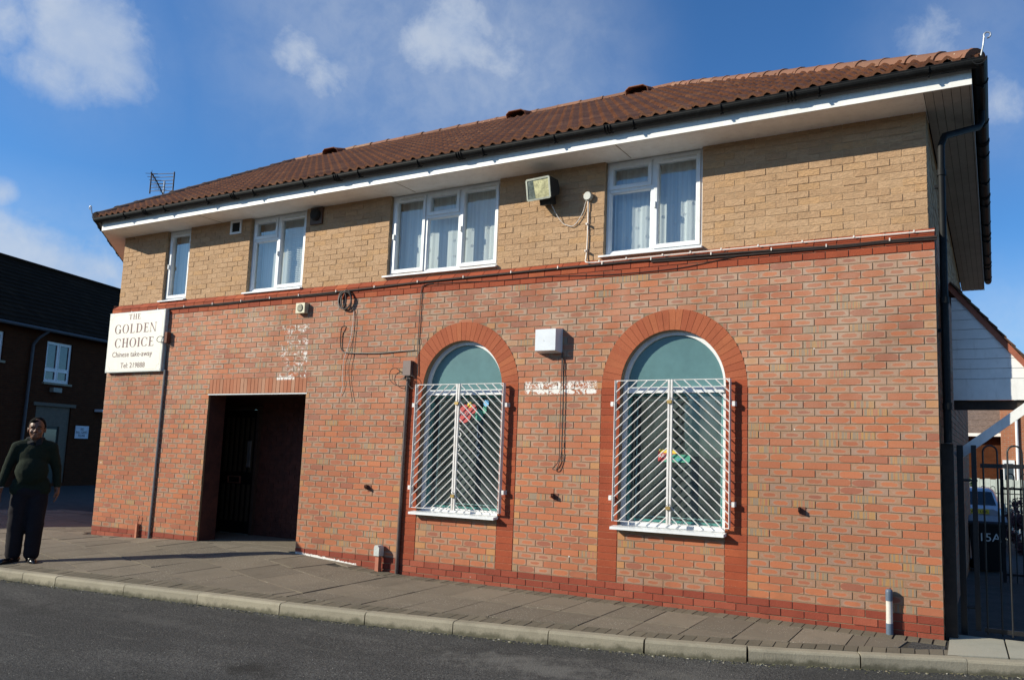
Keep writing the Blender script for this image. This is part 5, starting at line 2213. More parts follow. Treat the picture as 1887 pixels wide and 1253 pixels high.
# cladding boards
x0c = .105
ztopc, slc = 3.05, -1.24
def xr_at(z):
    return x0c + (z - ztopc) / slc
z = 2.19
i = 0
while z < 2.98:
    z1 = min(z + .097, 3.0)
    g = MB()
    xa, xb = xr_at(z), xr_at(z1)
    g.extr([(x0c, z + .002), (xa, z + .002), (xb, z1 - .002), (x0c, z1 - .002)], 'y', .0, .022)
    g.build('cladding_board', M_WHITEB, can)
    z = z1
g = MB()
g.extr([(x0c, 2.0), (xr_at(2.0) - .03, 2.0), (x0c, 2.98)], 'y', .0245, .03)
g.build('cladding_backing', M_DARK, can)
g = MB()
g.extr([(x0c, 1.985), (1.05, 1.985), (.85, 2.187), (x0c, 2.187)], 'y', -.008, .02)
g.build('fascia_board', M_WHITEB, can)
g = MB()
g.box((x0c, .03, 1.895), (1.6, .12, 1.984))
g.build('beam', M_TIMBER, can)
# roof strip
rd = Vector((1, 0, slc)).normalized()
p0 = Vector((x0c - .08, 0, ztopc + .10 + .06))
M_BARGE = mat("red_barge", (.32, .10, .055), .7)
g = MB()
pn = Vector((-slc, 0, 1)).normalized()
a = Vector((x0c - .05, -.02, ztopc + .062))
b = a + rd * 1.75
g.add([a, b, b + pn * .05, a + pn * .05] + [p + Vector((0, 1.9, 0)) for p in (a, b, b + pn * .05, a + pn * .05)], [(0, 1, 2, 3), (4, 7, 6, 5), (0, 4, 5, 1), (1, 5, 6, 2), (2, 6, 7, 3), (3, 7, 4, 0)])
g.build('barge_board', M_BARGE, can)
for k in range(15):
    c = a + pn * .052 + rd * (.0 + k * .118)
    for j in range(7):
        tmb = MB()
        tmb.cur = (random.random(), random.random(), 0, 1)
        q0 = c + Vector((0, -.03 + j * .28, 0)) + pn * .022
        q1 = c + rd * .15 + Vector((0, -.03 + j * .28, 0)) + pn * .030
        yv = Vector((0, .275, 0))
        # higher end sits under the course above; lower end thick
        A_, B_ = c + Vector((0, -.03 + j * .28, 0)), c + rd * .15 + Vector((0, -.03 + j * .28, 0)) + pn * .010
        tmb.add([A_ - c, B_ - c, B_ - c + pn * .016, A_ - c + pn * .012, A_ - c + yv, B_ - c + yv, B_ - c + yv + pn * .016, A_ - c + yv + pn * .012], [(0, 1, 2, 3), (4, 7, 6, 5), (0, 4, 5, 1), (1, 5, 6, 2), (2, 6, 7, 3), (3, 7, 4, 0)])
        tmb.build('roof_tile', M_RIDGE_DK, can).location = c
brace = MB()
brace.bar((.115, CY + .02, 1.44), (.86, CY + .02, 2.02), .085, .085)
brace.build('timber_brace', M_WHITEB, can).matrix_parent_inverse = Matrix.Translation((0, -CY, 0))

# gate
gy = .42
gate = thing('iron_gate', 'black hoop topped iron gate across the passage beside the building', 'gate', (.15, gy, -.2))
g = MB()
g.cbox((.0, 0, .875), (.055, .055, 1.75))
g.build('gate_post', M_BLKIRON, gate)
g = MB()
g.cbox((.118, 0, .90), (.045, .045, 1.70))
g.build('gate_stile', M_BLKIRON, gate)
for z in (1.56, .06):
    g = MB()
    g.cbox((.85, 0, z), (1.36, .012, .04))
    g.build('gate_rail', M_BLKIRON, gate)
for i in range(6):
    xa = .195 + i * .205
    g = MB()
    pts = [(xa, 0, .02), (xa, 0, 1.69)] + [(xa + .06 - .06 * math.cos(math.pi * k / 8), 0, 1.69 + .06 * math.sin(math.pi * k / 8)) for k in range(1, 8)] + [(xa + .12, 0, 1.69), (xa + .12, 0, .02)]
    g.tube(pts, .0085, 8)
    g.build('hoop_bar', M_BLKIRON, gate, smooth=True)
for z in (1.42, .25):
    g = MB()
    g.tube([(.0, 0, z), (.145, 0, z)], .012, 8)
    g.build('hinge', M_BLKIRON, gate)


def gz(y):
    return -.2 - .036 * y


# second hoop fence inside the passage
fen = thing('hoop_fence', 'low black hoop topped fence standing inside the passage behind the gate', 'fence', (.53, 6.0, gz(6)))
g = MB()
g.cbox((0, 0, .86), (.05, .05, 1.72))
g.build('fence_post', M_BLKIRON, fen)
for z in (1.42, .12):
    g = MB()
    g.cbox((1.0, 0, z), (2.0, .01, .035))
    g.build('fence_rail', M_BLKIRON, fen)
for i in range(10):
    xa = .07 + i * .19
    g = MB()
    g.tube([(xa, 0, 0), (xa, 0, 1.60)] + [(xa + .05 - .05 * math.cos(math.pi * k / 6), 0, 1.60 + .05 * math.sin(math.pi * k / 6)) for k in range(1, 6)] + [(xa + .10, 0, 1.60), (xa + .10, 0, 0)], .009, 6)
    g.build('hoop_bar', M_BLKIRON, fen)
# wheelie bin
wb = thing('wheelie_bin', 'black wheelie bin with 15A painted on its front behind the gate', 'bin', (.285, 7.8, gz(7.8)), (0, 0, R(3)))
M_BIN = mat("black_bin_plastic", (.010, .011, .013), .45)
g = MB()
vs = []
for (hx, hy0, hy1, z) in ((.23, -.22, .26, .04), (.29, -.33, .33, .93)):
    vs += [(-hx, hy0, z), (hx, hy0, z), (hx, hy1, z), (-hx, hy1, z)]
g.add(vs, [(0, 3, 2, 1), (4, 5, 6, 7), (0, 1, 5, 4), (1, 2, 6, 5), (2, 3, 7, 6), (3, 0, 4, 7)])
g.box((-.31, -.355, .90), (.31, -.33, .935))
g.build('bin_body', M_BIN, wb)
g = MB()
g.extr([(-.37, .94), (.36, .96), (.36, 1.01), (.1, 1.05), (-.36, .975)], 'x', -.31, .31)
g.tube([(-.2, .40, 1.0), (.2, .40, 1.0)], .018, 8)
g.build('bin_lid', mat("dark_blue_lid", (.012, .018, .035), .4), wb)
for sx in (-1, 1):
    g = MB()
    g.lathe((sx * .25, .30, .10), [(.10, -.03), (.10, .03)], 16, Matrix.Rotation(R(90), 4, 'Y'))
    g.build('wheel', M_BIN, wb)
text_mesh('painted_number', '15A', .22, M_SWHT, wb, (-.11, -.337, .60), rot=(R(84), 0, 0), extr=.0015, fit=.31)
wb.scale = (1, 1, .90)

# white door board leaning on the side wall
g = MB()
g.box((.0, 0, 0), (.03, .45, 1.5))
g.build('white_board', M_WHITEB, None, label='narrow pale board standing against the side wall behind the gate post', category='board').location = (.03, 3.6, gz(3.6) + .3)

# silver hatchback ---------------------------------------------------
car = thing('parked_car', 'silver hatchback seen from behind through the gate with yellow number plate', 'car', (-.22, 14.0, gz(14)), (0, 0, 0))
M_CARP = mat("silver_car_paint", (.52, .55, .60), .22, .35, noise_amt=.02)
M_CARG = mat("dark_car_glass", (.01, .012, .015), .05, spec=.9)
M_TYRE = mat("tyre_rubber", (.015, .015, .015), .85)


def car_section(y, hw_, zbot, zbelt, hwr, zroof):
    return [(-hw_ * .92, zbot), (-hw_, zbot + .18), (-hw_, zbelt - .18), (-hw_ * .95, zbelt), (-hwr, zroof - .06), (-hwr * .82, zroof),
            (hwr * .82, zroof), (hwr, zroof - .06), (hw_ * .95, zbelt), (hw_, zbelt - .18), (hw_, zbot + .18), (hw_ * .92, zbot)], y


secs = [car_section(.0, .76, .34, .96, .72, .98), car_section(.05, .82, .24, .99, .76, 1.02), car_section(.12, .84, .20, 1.0, .74, 1.06), car_section(.42, .85, .18, .96, .60, 1.42), car_section(.9, .85, .18, .96, .60, 1.48),
        car_section(1.9, .85, .18, .95, .60, 1.46), car_section(2.55, .85, .18, .94, .60, 1.12), car_section(2.9, .84, .18, .90, .70, .96), car_section(3.6, .80, .2, .78, .66, .80), car_section(3.85, .66, .3, .6, .5, .62)]
g = MB()
vs = []
for s_, y in secs:
    vs += [(x, y, z) for x, z in s_]
k = 12
fs = []
for i in range(len(secs) - 1):
    for j in range(k):
        fs.append((i * k + j, i * k + (j + 1) % k, (i + 1) * k + (j + 1) % k, (i + 1) * k + j))
fs += [tuple(range(k)), tuple(range(len(secs) * k - 1, (len(secs) - 1) * k - 1, -1))]
g.add(vs, fs)
g.build('body', M_CARP, car, smooth=True)
g = MB()
g.add([(-.66, .118, 1.07), (.66, .118, 1.07), (.56, .39, 1.385), (-.56, .39, 1.385)], [(0, 1, 2, 3)])
g.build('rear_window', M_CARG, car)
g = MB()
g.box((-.80, -.05, .26), (.80, .06, .50))
g.build('bumper', M_CARP, car)
g = MB()
g.box((-.02, -.022, .86), (.50, -.002, .97))
np_ = g.build('number_plate', M_SYEL, car)
text_mesh('plate_characters', 'HV06 LFR', .085, M_DARK, np_, (.005, -.0235, .882), fit=.47)
for sx in (-1, 1):
    g = MB()
    g.box((sx * .76 - .07, .02, .62), (sx * .76 + .07, .12, .92))
    g.build('tail_light', mat("tail_light_red", (.35, .02, .02), .2), car)
    for yy in (.75, 3.15):
        g = MB()
        g.lathe((sx * .76, yy, .30), [(.18, -.09), (.30, -.09), (.31, -.06), (.31, .06), (.30, .09), (.18, .09)], 20, Matrix.Rotation(R(90), 4, 'Y'))
        g.build('wheel', M_TYRE, car)

# pale fence panels beyond the car
pf = thing('panel_fence', 'pale vertical board fence beyond the parked car', 'fence', (-1.5, 19.6, -.9))
for i in range(24):
    g = MB()
    g.box((0, 0, 0), (.145, .02, 1.80 + .02 * (i % 2)))
    g.build('fence_board', mat("pale_fence_paint", (.45, .50, .46), .7), pf).location = (i * .15, 0, 0)
# hoop railing in front of it
rl = thing('far_railing', 'thin black hoop railing in front of the pale fence', 'railing', (-1.0, 18.9, -.9))
for i in range(9):
    g = MB()
    xa = i * .26
    g.tube([(xa, 0, 0), (xa, 0, 1.55)] + [(xa + .06 - .06 * math.cos(math.pi * k / 6), 0, 1.55 + .06 * math.sin(math.pi * k / 6)) for k in range(1, 6)] + [(xa + .12, 0, 1.55), (xa + .12, 0, 0)], .010, 5)
    g.build('hoop_bar', M_BLKIRON, rl)
g = MB()
g.cbox((1.1, 0, 1.4), (2.3, .01, .03))
g.build('railing_rail', M_BLKIRON, rl)

# ------------------------------------------------------------------ shrubs
M_LEAF = make_seed_mat("green_leaf", (.045, .085, .025), (.03, .06, .02), (.08, .12, .035), bump=.1)
M_LEAFP = make_seed_mat("purple_leaf", (.13, .055, .06), (.09, .04, .045), (.20, .10, .09), bump=.1)


def shrub(x, y, z0, rx, rz, m_, n, label, seed):
    rnd = random.Random(seed)
    root = thing('garden_shrub', label, 'shrub', (x, y, z0))
    tr_ = MB()
    for k in range(4):
        a = rnd.uniform(0, 6.28)
        tr_.tube([(0, 0, 0), (.1 * math.cos(a), .1 * math.sin(a), rz * .5), (rx * .5 * math.cos(a), rx * .5 * math.sin(a), rz * 1.2)], .03, 6, r2=.008)
    tr_.build('stem', M_TIMBER, root)
    lf = MB()
    clumps = [(rnd.uniform(-rx, rx), rnd.uniform(-rx, rx), rz + rnd.uniform(-rz * .85, rz * .85), rnd.uniform(.25, .45) * rx) for _ in range(26)]
    for i in range(n):
        c = rnd.choice(clumps)
        d = Vector((rnd.gauss(0, 1), rnd.gauss(0, 1), rnd.gauss(0, 1))).normalized() * c[3] * rnd.uniform(.5, 1.05)
        p = Vector(c[:3]) + d
        if Vector((p.x / rx, p.y / rx, (p.z - rz) / rz)).length > 1.15:
            continue
        s_ = rnd.uniform(.03, .06)
        u = Vector((rnd.gauss(0, 1), rnd.gauss(0, 1), rnd.gauss(0, 1))).normalized()
        v = u.orthogonal().normalized()
        lf.cur = (rnd.random(), rnd.random(), 0, 1)
        lf.add([p - u * s_, p + v * s_ * .5, p + u * s_, p - v * s_ * .5], [(0, 1, 2, 3)])
    lf.build('foliage', m_, root, fixn=False)


shrub(-.55, 18.3, -.9, .62, 1.05, M_LEAF, 5000, 'dark green bush left of the pale fence seen over the car roof', 3)
shrub(1.05, 13.0, -.7, .42, .68, M_LEAFP, 4000, 'purple leaved bush right of the car', 5)

# houses at the far right
fh = thing('far_house', 'orange brick house end with a white rain pipe seen under the canopy', 'house', (.66, 24, -1.1))
g = MB()
g.box((0, 0, 0), (8, 7, 5.6))
g.build('wall', M_FARB2, fh)
g = MB()
g.tube([(.50, -.05, 0), (.50, -.05, 5.5)], .05, 8)
g.build('rain_pipe', M_UPVC, fh)
g = MB()
g.box((.02, -.05, 1.1), (.40, -.01, 2.62))
fw = g.build('window', M_UPVC, fh)
g = MB()
g.box((.07, -.06, 1.2), (.35, -.052, 2.5))
g.build('pane', M_FARGLASS, fw)
g = MB()
g.extr([(-.3, 5.6), (8.3, 5.6), (4, 8.4)], 'y', -.3, 7.3)
g.build('roof', M_FARROOF, fh)
fh2 = thing('far_bungalow', 'lower red brick house with brown tiled roof seen through the gate', 'house', (-5.5, 26, -1.1))
g = MB()
g.box((0, 0, 0), (6.6, 6, 3.55))
g.build('wall', M_FARB, fh2)
g = MB()
for k in range(9):
    yy = -.35 + k * .36
    zz_ = 3.62 + k * .26
    g.cur = (random.random(), random.random(), 0, 1)
    g.add([(-.3, yy, zz_ + .03), (6.9, yy, zz_ + .03), (6.9, yy + .40, zz_ + .29), (-.3, yy + .40, zz_ + .29), (-.3, yy, zz_), (6.9, yy, zz_)], [(0, 1, 2, 3), (4, 5, 1, 0)])
g.build('roof', mat("brown_grey_tile", (.16, .12, .10), .9, noise_amt=.3, noise_scale=14), fh2)
g = MB()
g.box((-.3, -.42, 3.50), (6.9, -.34, 3.62))
g.build('gutter', M_WHITEB, fh2)

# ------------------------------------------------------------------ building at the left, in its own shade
T = Vector((-.35713, .93405, 0))
Nn = Vector((.93405, .35713, 0))
O = Vector((-29.745, 7.19, -.446))
lb = thing('terrace_building', 'long brick terrace in shade with dark tiled roof at the far left', 'building', tuple(O))
lb.rotation_euler = (0, 0, math.atan2(T.y, T.x))
# local frame: x along T, y = -Nn (into the building), z up
H0 = 5.72
opens = [(1.34, 2.57, 3.85, 5.34), (1.15, 2.80, .18, 3.0), (-2.2, -.52, 4.40, 5.38), (-2.4, -.75, 1.9, 2.9)]


def rect(a, b, c, d):
    return [(a, c), (b, c), (b, d), (a, d)]


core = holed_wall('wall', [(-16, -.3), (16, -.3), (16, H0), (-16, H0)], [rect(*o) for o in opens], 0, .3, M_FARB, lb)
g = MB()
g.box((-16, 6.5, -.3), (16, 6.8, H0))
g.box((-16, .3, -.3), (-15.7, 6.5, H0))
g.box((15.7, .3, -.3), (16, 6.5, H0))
g.build('end_wall', M_FARB, lb)
g = MB()
g.box((-15.9, .8, 0), (15.9, .9, H0))
g.build('interior_screen', M_DARK, lb)
# roof with stepped courses
RZl, RYl = 8.95, 4.0
g = MB()
nr = 16
for k in range(nr):
    y0, y1 = -.35 + (RYl + .35) * k / nr, -.35 + (RYl + .35) * (k + 1) / nr
    z0, z1 = 5.72 + (RZl - 5.72) * k / nr, 5.72 + (RZl - 5.72) * (k + 1) / nr
    x = -16.3
    while x < 16.3:
        g.cur = (random.random(), random.random(), 0, 1)
        dzz = random.uniform(0, .012)
        x2 = x + .33
        g.add([(x, y0, z0 + .045 + dzz), (x2 - .012, y0, z0 + .045 + dzz), (x2 - .012, y1, z1 + .02), (x, y1, z1 + .02), (x, y0, z0), (x2 - .012, y0, z0)], [(0, 1, 2, 3), (4, 5, 1, 0)])
        x = x2
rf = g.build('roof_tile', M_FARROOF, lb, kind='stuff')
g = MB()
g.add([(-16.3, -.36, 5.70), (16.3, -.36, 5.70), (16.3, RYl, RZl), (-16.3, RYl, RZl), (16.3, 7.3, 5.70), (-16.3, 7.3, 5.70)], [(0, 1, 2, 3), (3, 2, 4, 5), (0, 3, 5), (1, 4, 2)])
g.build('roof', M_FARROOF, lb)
g = MB()
g.tube([(-16.3, RYl, RZl + .03), (16.3, RYl, RZl + .03)], .11, 8)
g.build('ridge', M_FARROOF, lb)
g = MB()
g.tube([(-16.3, -.40, 5.66), (16.3, -.40, 5.66)], .06, 8)
g.build('gutter', mat("grey_gutter", (.07, .07, .075), .6), lb)
g = MB()
g.tube([(.91, -.38, 5.62), (.70, -.20, 5.35), (.62, -.09, 5.1), (.55, -.09, .1)], .05, 8)
g.build('downpipe', mat("grey_gutter", (.07, .07, .075), .6), lb)
for (a, b, c, d, rows, cols) in ((1.34, 2.57, 3.85, 5.34, 1, 2), (-2.2, -.52, 4.40, 5.38, 1, 2)):
    g = MB()
    bevel_frame(g, a, b, c, d, .07, .06, .12, .012)
    zt = c + .36 * (d - c) / 1.49 * 1.2
    g.box(((a + b) / 2 - .035, .06, c + .07), ((a + b) / 2 + .035, .12, d - .07))
    g.box((a + .07, .062, zt), (b - .07, .118, zt + .06))
    wv = g.build('window', M_UPVC, lb)
    for xa, xb in ((a + .07, (a + b) / 2 - .035), ((a + b) / 2 + .035, b - .07)):
        for za, zb3 in ((c + .07, zt), (zt + .06, d - .07)):
            s_ = MB()
            bevel_frame(s_, xa, xb, za, zb3, .04, .045, .07, .008)
            s_.build('sash', M_UPVC, wv)
            s_ = MB()
            s_.box((xa + .03, .085, za + .03), (xb - .03, .09, zb3 - .03))
            s_.build('pane', M_FARGLASS, wv)
    s_ = MB()
    s_.box((a - .06, -.08, c - .08), (b + .06, .06, c - .005))
    s_.build('sill', M_KERB, wv)
g = MB()
g.box((-2.4, .06, 1.9), (-.75, .10, 2.9))
g.build('window', M_FARGLASS, lb)
# doorway surround
M_SUR = mat("cream_render", (.13, .105, .075), .8)
g = MB()
g.box((.98, -.05, 2.98), (2.98, .04, 3.10))
g.box((1.15, .05, 2.25), (2.80, .10, 3.0))
g.box((1.15, .05, .18), (1.62, .10, 2.25))
g.box((2.38, .05, .18), (2.80, .10, 2.25))
sur = g.build('door_surround', M_SUR, lb)
g = MB()
g.box((1.62, .09, .18), (2.38, .13, 2.25))
dd = g.build('door', mat("dark_green_door", (.012, .02, .018), .5), lb)
g = MB()
g.box((1.72, .075, 1.3), (2.28, .092, 2.15))
g.build('pane', M_FARGLASS, dd)
g = MB()
g.box((1.65, -.18, 3.50), (2.05, -.02, 3.66))
g.build('bulkhead_light', mat("old_light", (.25, .24, .2), .5), lb)
g = MB()
g.box((4.0, -.35, 2.90), (4.9, -.02, 3.0))
g.build('wall_lamp', M_UPVC, lb)
# notice
nb_ = thing('notice_sign', 'small white NO BALL GAMES notice on the shaded brick terrace', 'sign', tuple(O + T * 3.42 + Nn * .03 + Vector((0, 0, 2.08))), (0, 0, math.atan2(T.y, T.x)))
g = MB()
g.box((-.34, -.012, -.24), (.34, .012, .24))
g.build('plate', mat("notice_white", (.55, .60, .68), .5), nb_)
for ln_, zz_, wd_ in (('NO', .07, .16), ('BALL GAMES', -.05, .58), ('PLEASE', -.17, .36)):
    text_mesh('lettering', ln_, .13, M_DARK, nb_, (-wd_ / 2, -.014, zz_), fit=wd_)
# railing at the far left
rr = thing('grey_railing', 'short grey metal railing behind the man at the left edge', 'railing', (-24.0, 3.2, -.40))
g = MB()
for p, q in (((-3, 0, 1.1), (.55, .1, 1.1)), ((-3, 0, .55), (.55, .1, .55)), ((.55, .1, 0), (.55, .1, 1.1)), ((-1.2, .05, 0), (-1.2, .05, 1.1))):
    g.tube([p, q], .03, 8)
g.build('rail', mat("rail_grey", (.35, .37, .4), .5), rr)

# ------------------------------------------------------------------ the man
def blob(name, prims, voxel, m_, parent, smooth_it=4, disp=0.0, dscale=9.0, dseed=0.0):
    mb = MB()
    for pr in prims:
        if pr[0] == 'c':
            _, p0, r0, p1, r1 = pr
            p0, p1 = Vector(p0), Vector(p1)
            d = p1 - p0
            L = d.length
            q = d.to_track_quat('Z', 'Y').to_matrix().to_4x4()
            prof = []
            for i in range(1, 6):
                a = math.pi / 2 * i / 5
                prof.append((r0 * math.sin(a), -r0 * math.cos(a)))
            for i in range(0, 5):
                a = math.pi / 2 * i / 5
                prof.append((r1 * math.cos(a), L + r1 * math.sin(a)))
            mb.lathe(p0, prof, 14, q)
        else:
            _, c, rad, rot = pr
            M = Matrix.Rotation(R(rot[2]), 4, 'Z') @ Matrix.Rotation(R(rot[1]), 4, 'Y') @ Matrix.Rotation(R(rot[0]), 4, 'X') @ Matrix.Diagonal((*rad, 1))
            prof = [(math.sin(math.pi * i / 12), -math.cos(math.pi * i / 12)) for i in range(1, 12)]
            mb.lathe(c, prof, 18, M)
    me = mb.mesh(name, m_)
    o = bpy.data.objects.new(name, me)
    COL.objects.link(o)
    rm = o.modifiers.new('r', 'REMESH')
    rm.mode = 'VOXEL'
    rm.voxel_size = voxel
    if smooth_it:
        sm = o.modifiers.new('s', 'SMOOTH')
        sm.iterations = smooth_it
        sm.factor = .6
    dg = bpy.context.evaluated_depsgraph_get()
    me2 = bpy.data.meshes.new_from_object(o.evaluated_get(dg))
    bpy.data.objects.remove(o)
    if disp:
        for v in me2.vertices:
            n_ = mnoise.noise(Vector((v.co.x * dscale, v.co.y * dscale, v.co.z * dscale * 1.9 + dseed)))
            n2_ = mnoise.noise(Vector((v.co.x * dscale * 2.3, v.co.y * dscale * 2.3, v.co.z * dscale * 3.1 + dseed)))
            v.co += v.normal * disp * (n_ + .5 * n2_)
    me2.materials.clear()
    me2.materials.append(m_)
    me2.polygons.foreach_set("use_smooth", [True] * len(me2.polygons))
    return link(name, me2, parent)


M_SKIN = mat("skin", (.15, .066, .036), .5, noise_amt=.12, noise_scale=30)
M_HAIR = mat("dark_hair", (.008, .007, .006), .95, spec=.08)
M_SWEAT = mat("dark_green_knit", (.014, .021, .013), .95, noise_amt=.15, noise_scale=60, bump=.5, bump_scale=300, spec=.2)
M_TROU = mat("black_cloth", (.014, .012, .015), .9, noise_amt=.1, spec=.2)
M_SHOE = mat("black_leather", (.008, .008, .009), .22)
M_SHIRT = mat("dark_shirt", (.009, .010, .011), .9)
man = thing('person', 'man in dark green jumper and black trousers standing on the kerb at the left', 'person', (-10.60, -2.06, -.198), (0, 0, R(57)))
RF, LF = (-.115, -.02), (.085, -.09)     # feet
HT = Vector((0, 0, 1.835))
HK = 1.13


def hp(p):
    """head parts are laid out for a smaller head and scaled from the crown"""
    return tuple(HT + (Vector(p) - HT) * HK)


def hr(r_):
    return tuple(x * HK for x in r_) if isinstance(r_, tuple) else r_ * HK


body = [
    ('c', (-.09, .0, .93), .09, (-.105, -.01, .50), .06), ('c', (-.105, -.01, .50), .06, (RF[0], RF[1] + .05, .09), .045),
    ('c', (.09, .0, .93), .09, (.09, -.05, .50), .06), ('c', (.09, -.05, .50), .06, (LF[0], LF[1] + .06, .09), .045),
    ('c', (0, .01, .93), .11, (0, .02, 1.36), .10), ('c', (-.15, .01, 1.45), .05, (.15, .01, 1.45), .05),
    ('c', (-.18, .01, 1.46), .045, (-.265, .03, 1.19), .040), ('c', (-.265, .03, 1.19), .040, (-.315, -.05, .93), .032),
    ('c', (.18, .01, 1.46), .045, (.25, .05, 1.19), .040), ('c', (.25, .05, 1.19), .040, (.285, .0, .93), .032),
    ('c', (0, .015, 1.46), .062, (0, -.005, 1.62), .064),
]
head = [
    ('e', (0, .005, 1.725), (.077, .094, .105)), ('e', (0, -.030, 1.668), (.066, .062, .072)), ('e', (0, -.052, 1.622), (.044, .038, .032)),
    ('c', (0, -.092, 1.708), .009, (0, -.110, 1.680), .014), ('e', (-.012, -.100, 1.676), (.009, .009, .008)), ('e', (.012, -.100, 1.676), (.009, .009, .008)),
    ('e', (0, -.087, 1.648), (.021, .010, .006)), ('e', (0, -.086, 1.638), (.019, .011, .006)),
    ('c', (-.046, -.078, 1.726), .009, (-.012, -.088, 1.724), .009), ('c', (.046, -.078, 1.726), .009, (.012, -.088, 1.724), .009),
    ('e', (-.080, .01, 1.695), (.010, .020, .032)), ('e', (.080, .01, 1.695), (.010, .020, .032)),
    ('e', (-.036, -.060, 1.674), (.026, .022, .028)), ('e', (.036, -.060, 1.674), (.026, .022, .028)),
]
for h_ in head:
    if h_[0] == 'c':
        body.append(('c', hp(h_[1]), hr(h_[2]), hp(h_[3]), hr(h_[4])))
    else:
        body.append(('e', hp(h_[1]), hr(h_[2]), (0, 0, 0)))
for s_, hx, hy, hz in ((-1, -.318, -.06, .87), (1, .288, -.01, .87)):
    body.append(('e', (hx, hy, hz), (.025, .044, .052), (10, 0, 0)))
    body.append(('c', (hx - s_ * .003, hy + .01, .93), .031, (hx, hy, hz), .027))
    for i, (dy, ln_) in enumerate(((-.033, .070), (-.011, .080), (.011, .074), (.032, .058))):
        k0 = Vector((hx, hy + dy, hz - .035))
        k1 = k0 + Vector((-s_ * .004, -.004, -ln_ * .5))
        k2 = k1 + Vector((-s_ * .020, -.002, -ln_ * .42))
        body.append(('c', k0, .0098, k1, .0088))
        body.append(('c', k1, .0088, k2, .0075))
    th = Vector((hx - s_ * .010, hy - .036, hz + .01))
    body.append(('c', th, .012, th + Vector((-s_ * .012, -.022, -.035)), .010))
    body.append(('c', th + Vector((-s_ * .012, -.022, -.035)), .010, th + Vector((-s_ * .018, -.018, -.065)), .008))
blob('body', body, .0060, M_SKIN, man, 2)
blob('jumper', [
    ('e', (0, .0, 1.33), (.180, .135, .20), (0, 0, 0)), ('e', (0, -.050, 1.15), (.182, .150, .20), (0, 0, 0)), ('c', (-.085, -.0, .985), .120, (.085, -.0, .985), .120),
    ('c', (-.150, .01, 1.465), .080, (.150, .01, 1.465), .080), ('c', (-.06, .02, 1.515), .068, (.06, .02, 1.515), .068),
    ('c', (-.180, .01, 1.455), .076, (-.265, .03, 1.19), .058), ('c', (-.265, .03, 1.19), .058, (-.312, -.04, .965), .043),
    ('c', (.180, .01, 1.455), .076, (.252, .05, 1.19), .058), ('c', (.252, .05, 1.19), .058, (.284, .005, .965), .043),
    ('c', (-.10, -.0, .925), .124, (.10, -.0, .925), .124)], .010, M_SWEAT, man, 6, .0055, 7.0, 2.0)
blob('trousers', [
    ('c', (-.07, .0, .90), .128, (.07, .0, .90), .128), ('c', (-.088, .0, .84), .116, (-.108, -.01, .50), .098), ('c', (-.108, -.01, .50), .098, (RF[0], RF[1] + .04, .11), .086),
    ('c', (.088, .0, .84), .116, (.092, -.05, .50), .098), ('c', (.092, -.05, .50), .098, (LF[0], LF[1] + .05, .11), .086)], .011, M_TROU, man, 5, .006, 6.0, 7.0)
for (cx, cy, rot) in ((RF[0], RF[1], -40), (LF[0], LF[1], 18)):
    sh = blob('shoe', [('e', (0, .02, .045), (.045, .10, .050), (0, 0, 0)), ('e', (0, -.10, .035), (.048, .095, .036), (0, 0, 0)), ('e', (0, -.06, .02), (.046, .16, .020), (0, 0, 0))], .008, M_SHOE, man, 3)
    sh.location = (cx, cy, 0)
    sh.rotation_euler = (0, 0, R(rot))
blob('hair', [('e', hp((0, .028, 1.756)), hr((.083, .092, .090)), (0, 0, 0)), ('e', hp((-.02, -.045, 1.790)), hr((.045, .03, .022)), (0, 0, 0)), ('e', hp((-.066, .02, 1.735)), hr((.020, .05, .045)), (0, 0, 0)), ('e', hp((.066, .02, 1.735)), hr((.020, .05, .045)), (0, 0, 0))], .007, M_HAIR, man, 2, .003, 30)
g = MB()
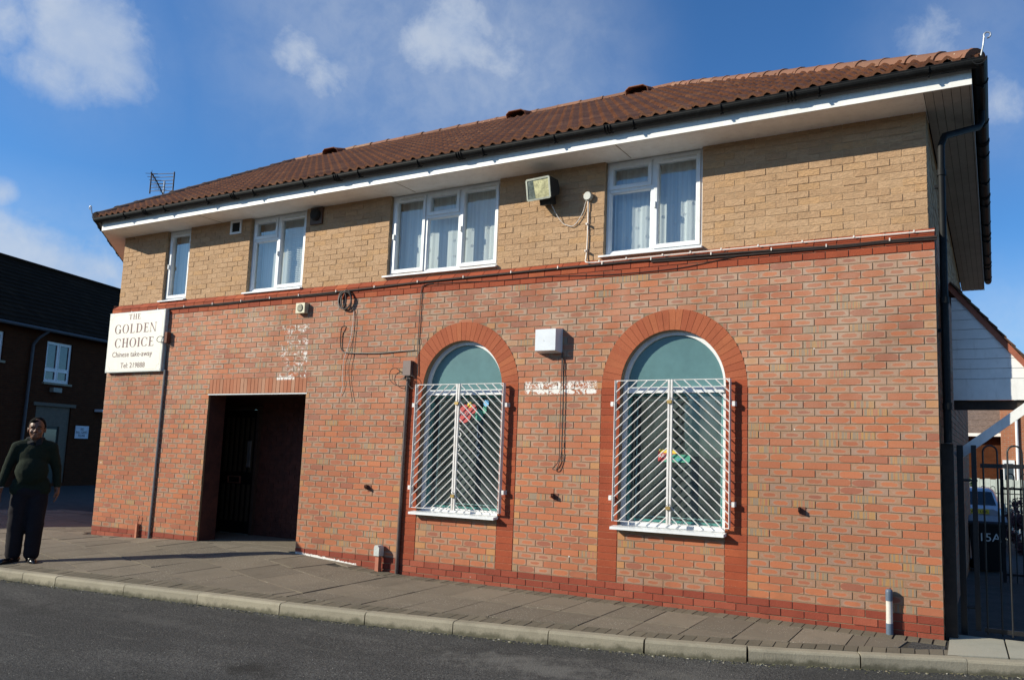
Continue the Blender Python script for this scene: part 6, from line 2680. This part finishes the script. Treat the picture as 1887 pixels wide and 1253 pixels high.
for s_ in (-1, 1):
    g.add([(s_ * .012, -.092, 1.475), (s_ * .075, -.080, 1.495), (s_ * .090, -.01, 1.56), (s_ * .062, -.05, 1.59), (s_ * .012, -.078, 1.53)], [(0, 1, 2, 3, 4)])
ring_ = [(0.086 * math.cos(a * math.pi / 8), .012 + .078 * math.sin(a * math.pi / 8), 1.565 + .02 * math.sin(a * math.pi / 8)) for a in range(-1, 10)]
g.tube(ring_, .017, 6)
g.build('collar', M_SHIRT, man)
g = MB()
g.tube([(-.316 + .038 * math.cos(a * .7), -.05 + .038 * math.sin(a * .7), .945 + .004 * math.cos(a * .7)) for a in range(10)], .007, 6)
g.build('wrist_watch', M_GALV, man)
for s_ in (-1, 1):
    g = MB()
    g.lathe(hp((s_ * .028, -.083, 1.709)), [(.009, -.004), (.010, 0), (.006, .004)], 10, Mr)
    g.build('eye', mat("eye_dark", (.05, .04, .035), .2), man)
    g = MB()
    g.tube([hp((s_ * .012, -.096, 1.731)), hp((s_ * .03, -.096, 1.737)), hp((s_ * .050, -.084, 1.731))], .005, 5)
    g.build('eyebrow', M_HAIR, man)

print('objects', len(bpy.data.objects), 'tris', sum(len(m_.polygons) for m_ in bpy.data.meshes))

# invented houses across the road, behind the camera, added for the panes to mirror
op = thing('added_terrace', 'unseen row of pitched roof houses, added across the road for the panes to mirror', 'building', (-48, -42, -.4))
g = MB()
g.box((0, 0, 0), (30, 8, 5.2))
g.box((36, -2, 0), (66, 6, 5.2))
g.build('wall', M_SIDEB, op)
g = MB()
g.extr([(-.4, 5.2), (8.4, 5.2), (4, 8.2)], 'x', -.3, 30.3)
g.extr([(-2.4, 5.2), (6.4, 5.2), (2, 8.2)], 'x', 35.7, 66.3)
g.build('roof', M_FARROOF, op)
for i in range(12):
    for z in (1.0, 3.3):
        x = 2 + i * 5.2
        if 29 < x < 36.5:
            continue
        yy = 8.0 if x < 30 else 6.0
        g = MB()
        g.box((x, yy, z), (x + 1.5, yy + .06, z + 1.2))
        wv = g.build('window', M_UPVC, op)
        g = MB()
        g.box((x + .1, yy + .061, z + .1), (x + 1.4, yy + .07, z + 1.1))
        g.build('pane', M_FARGLASS, wv)
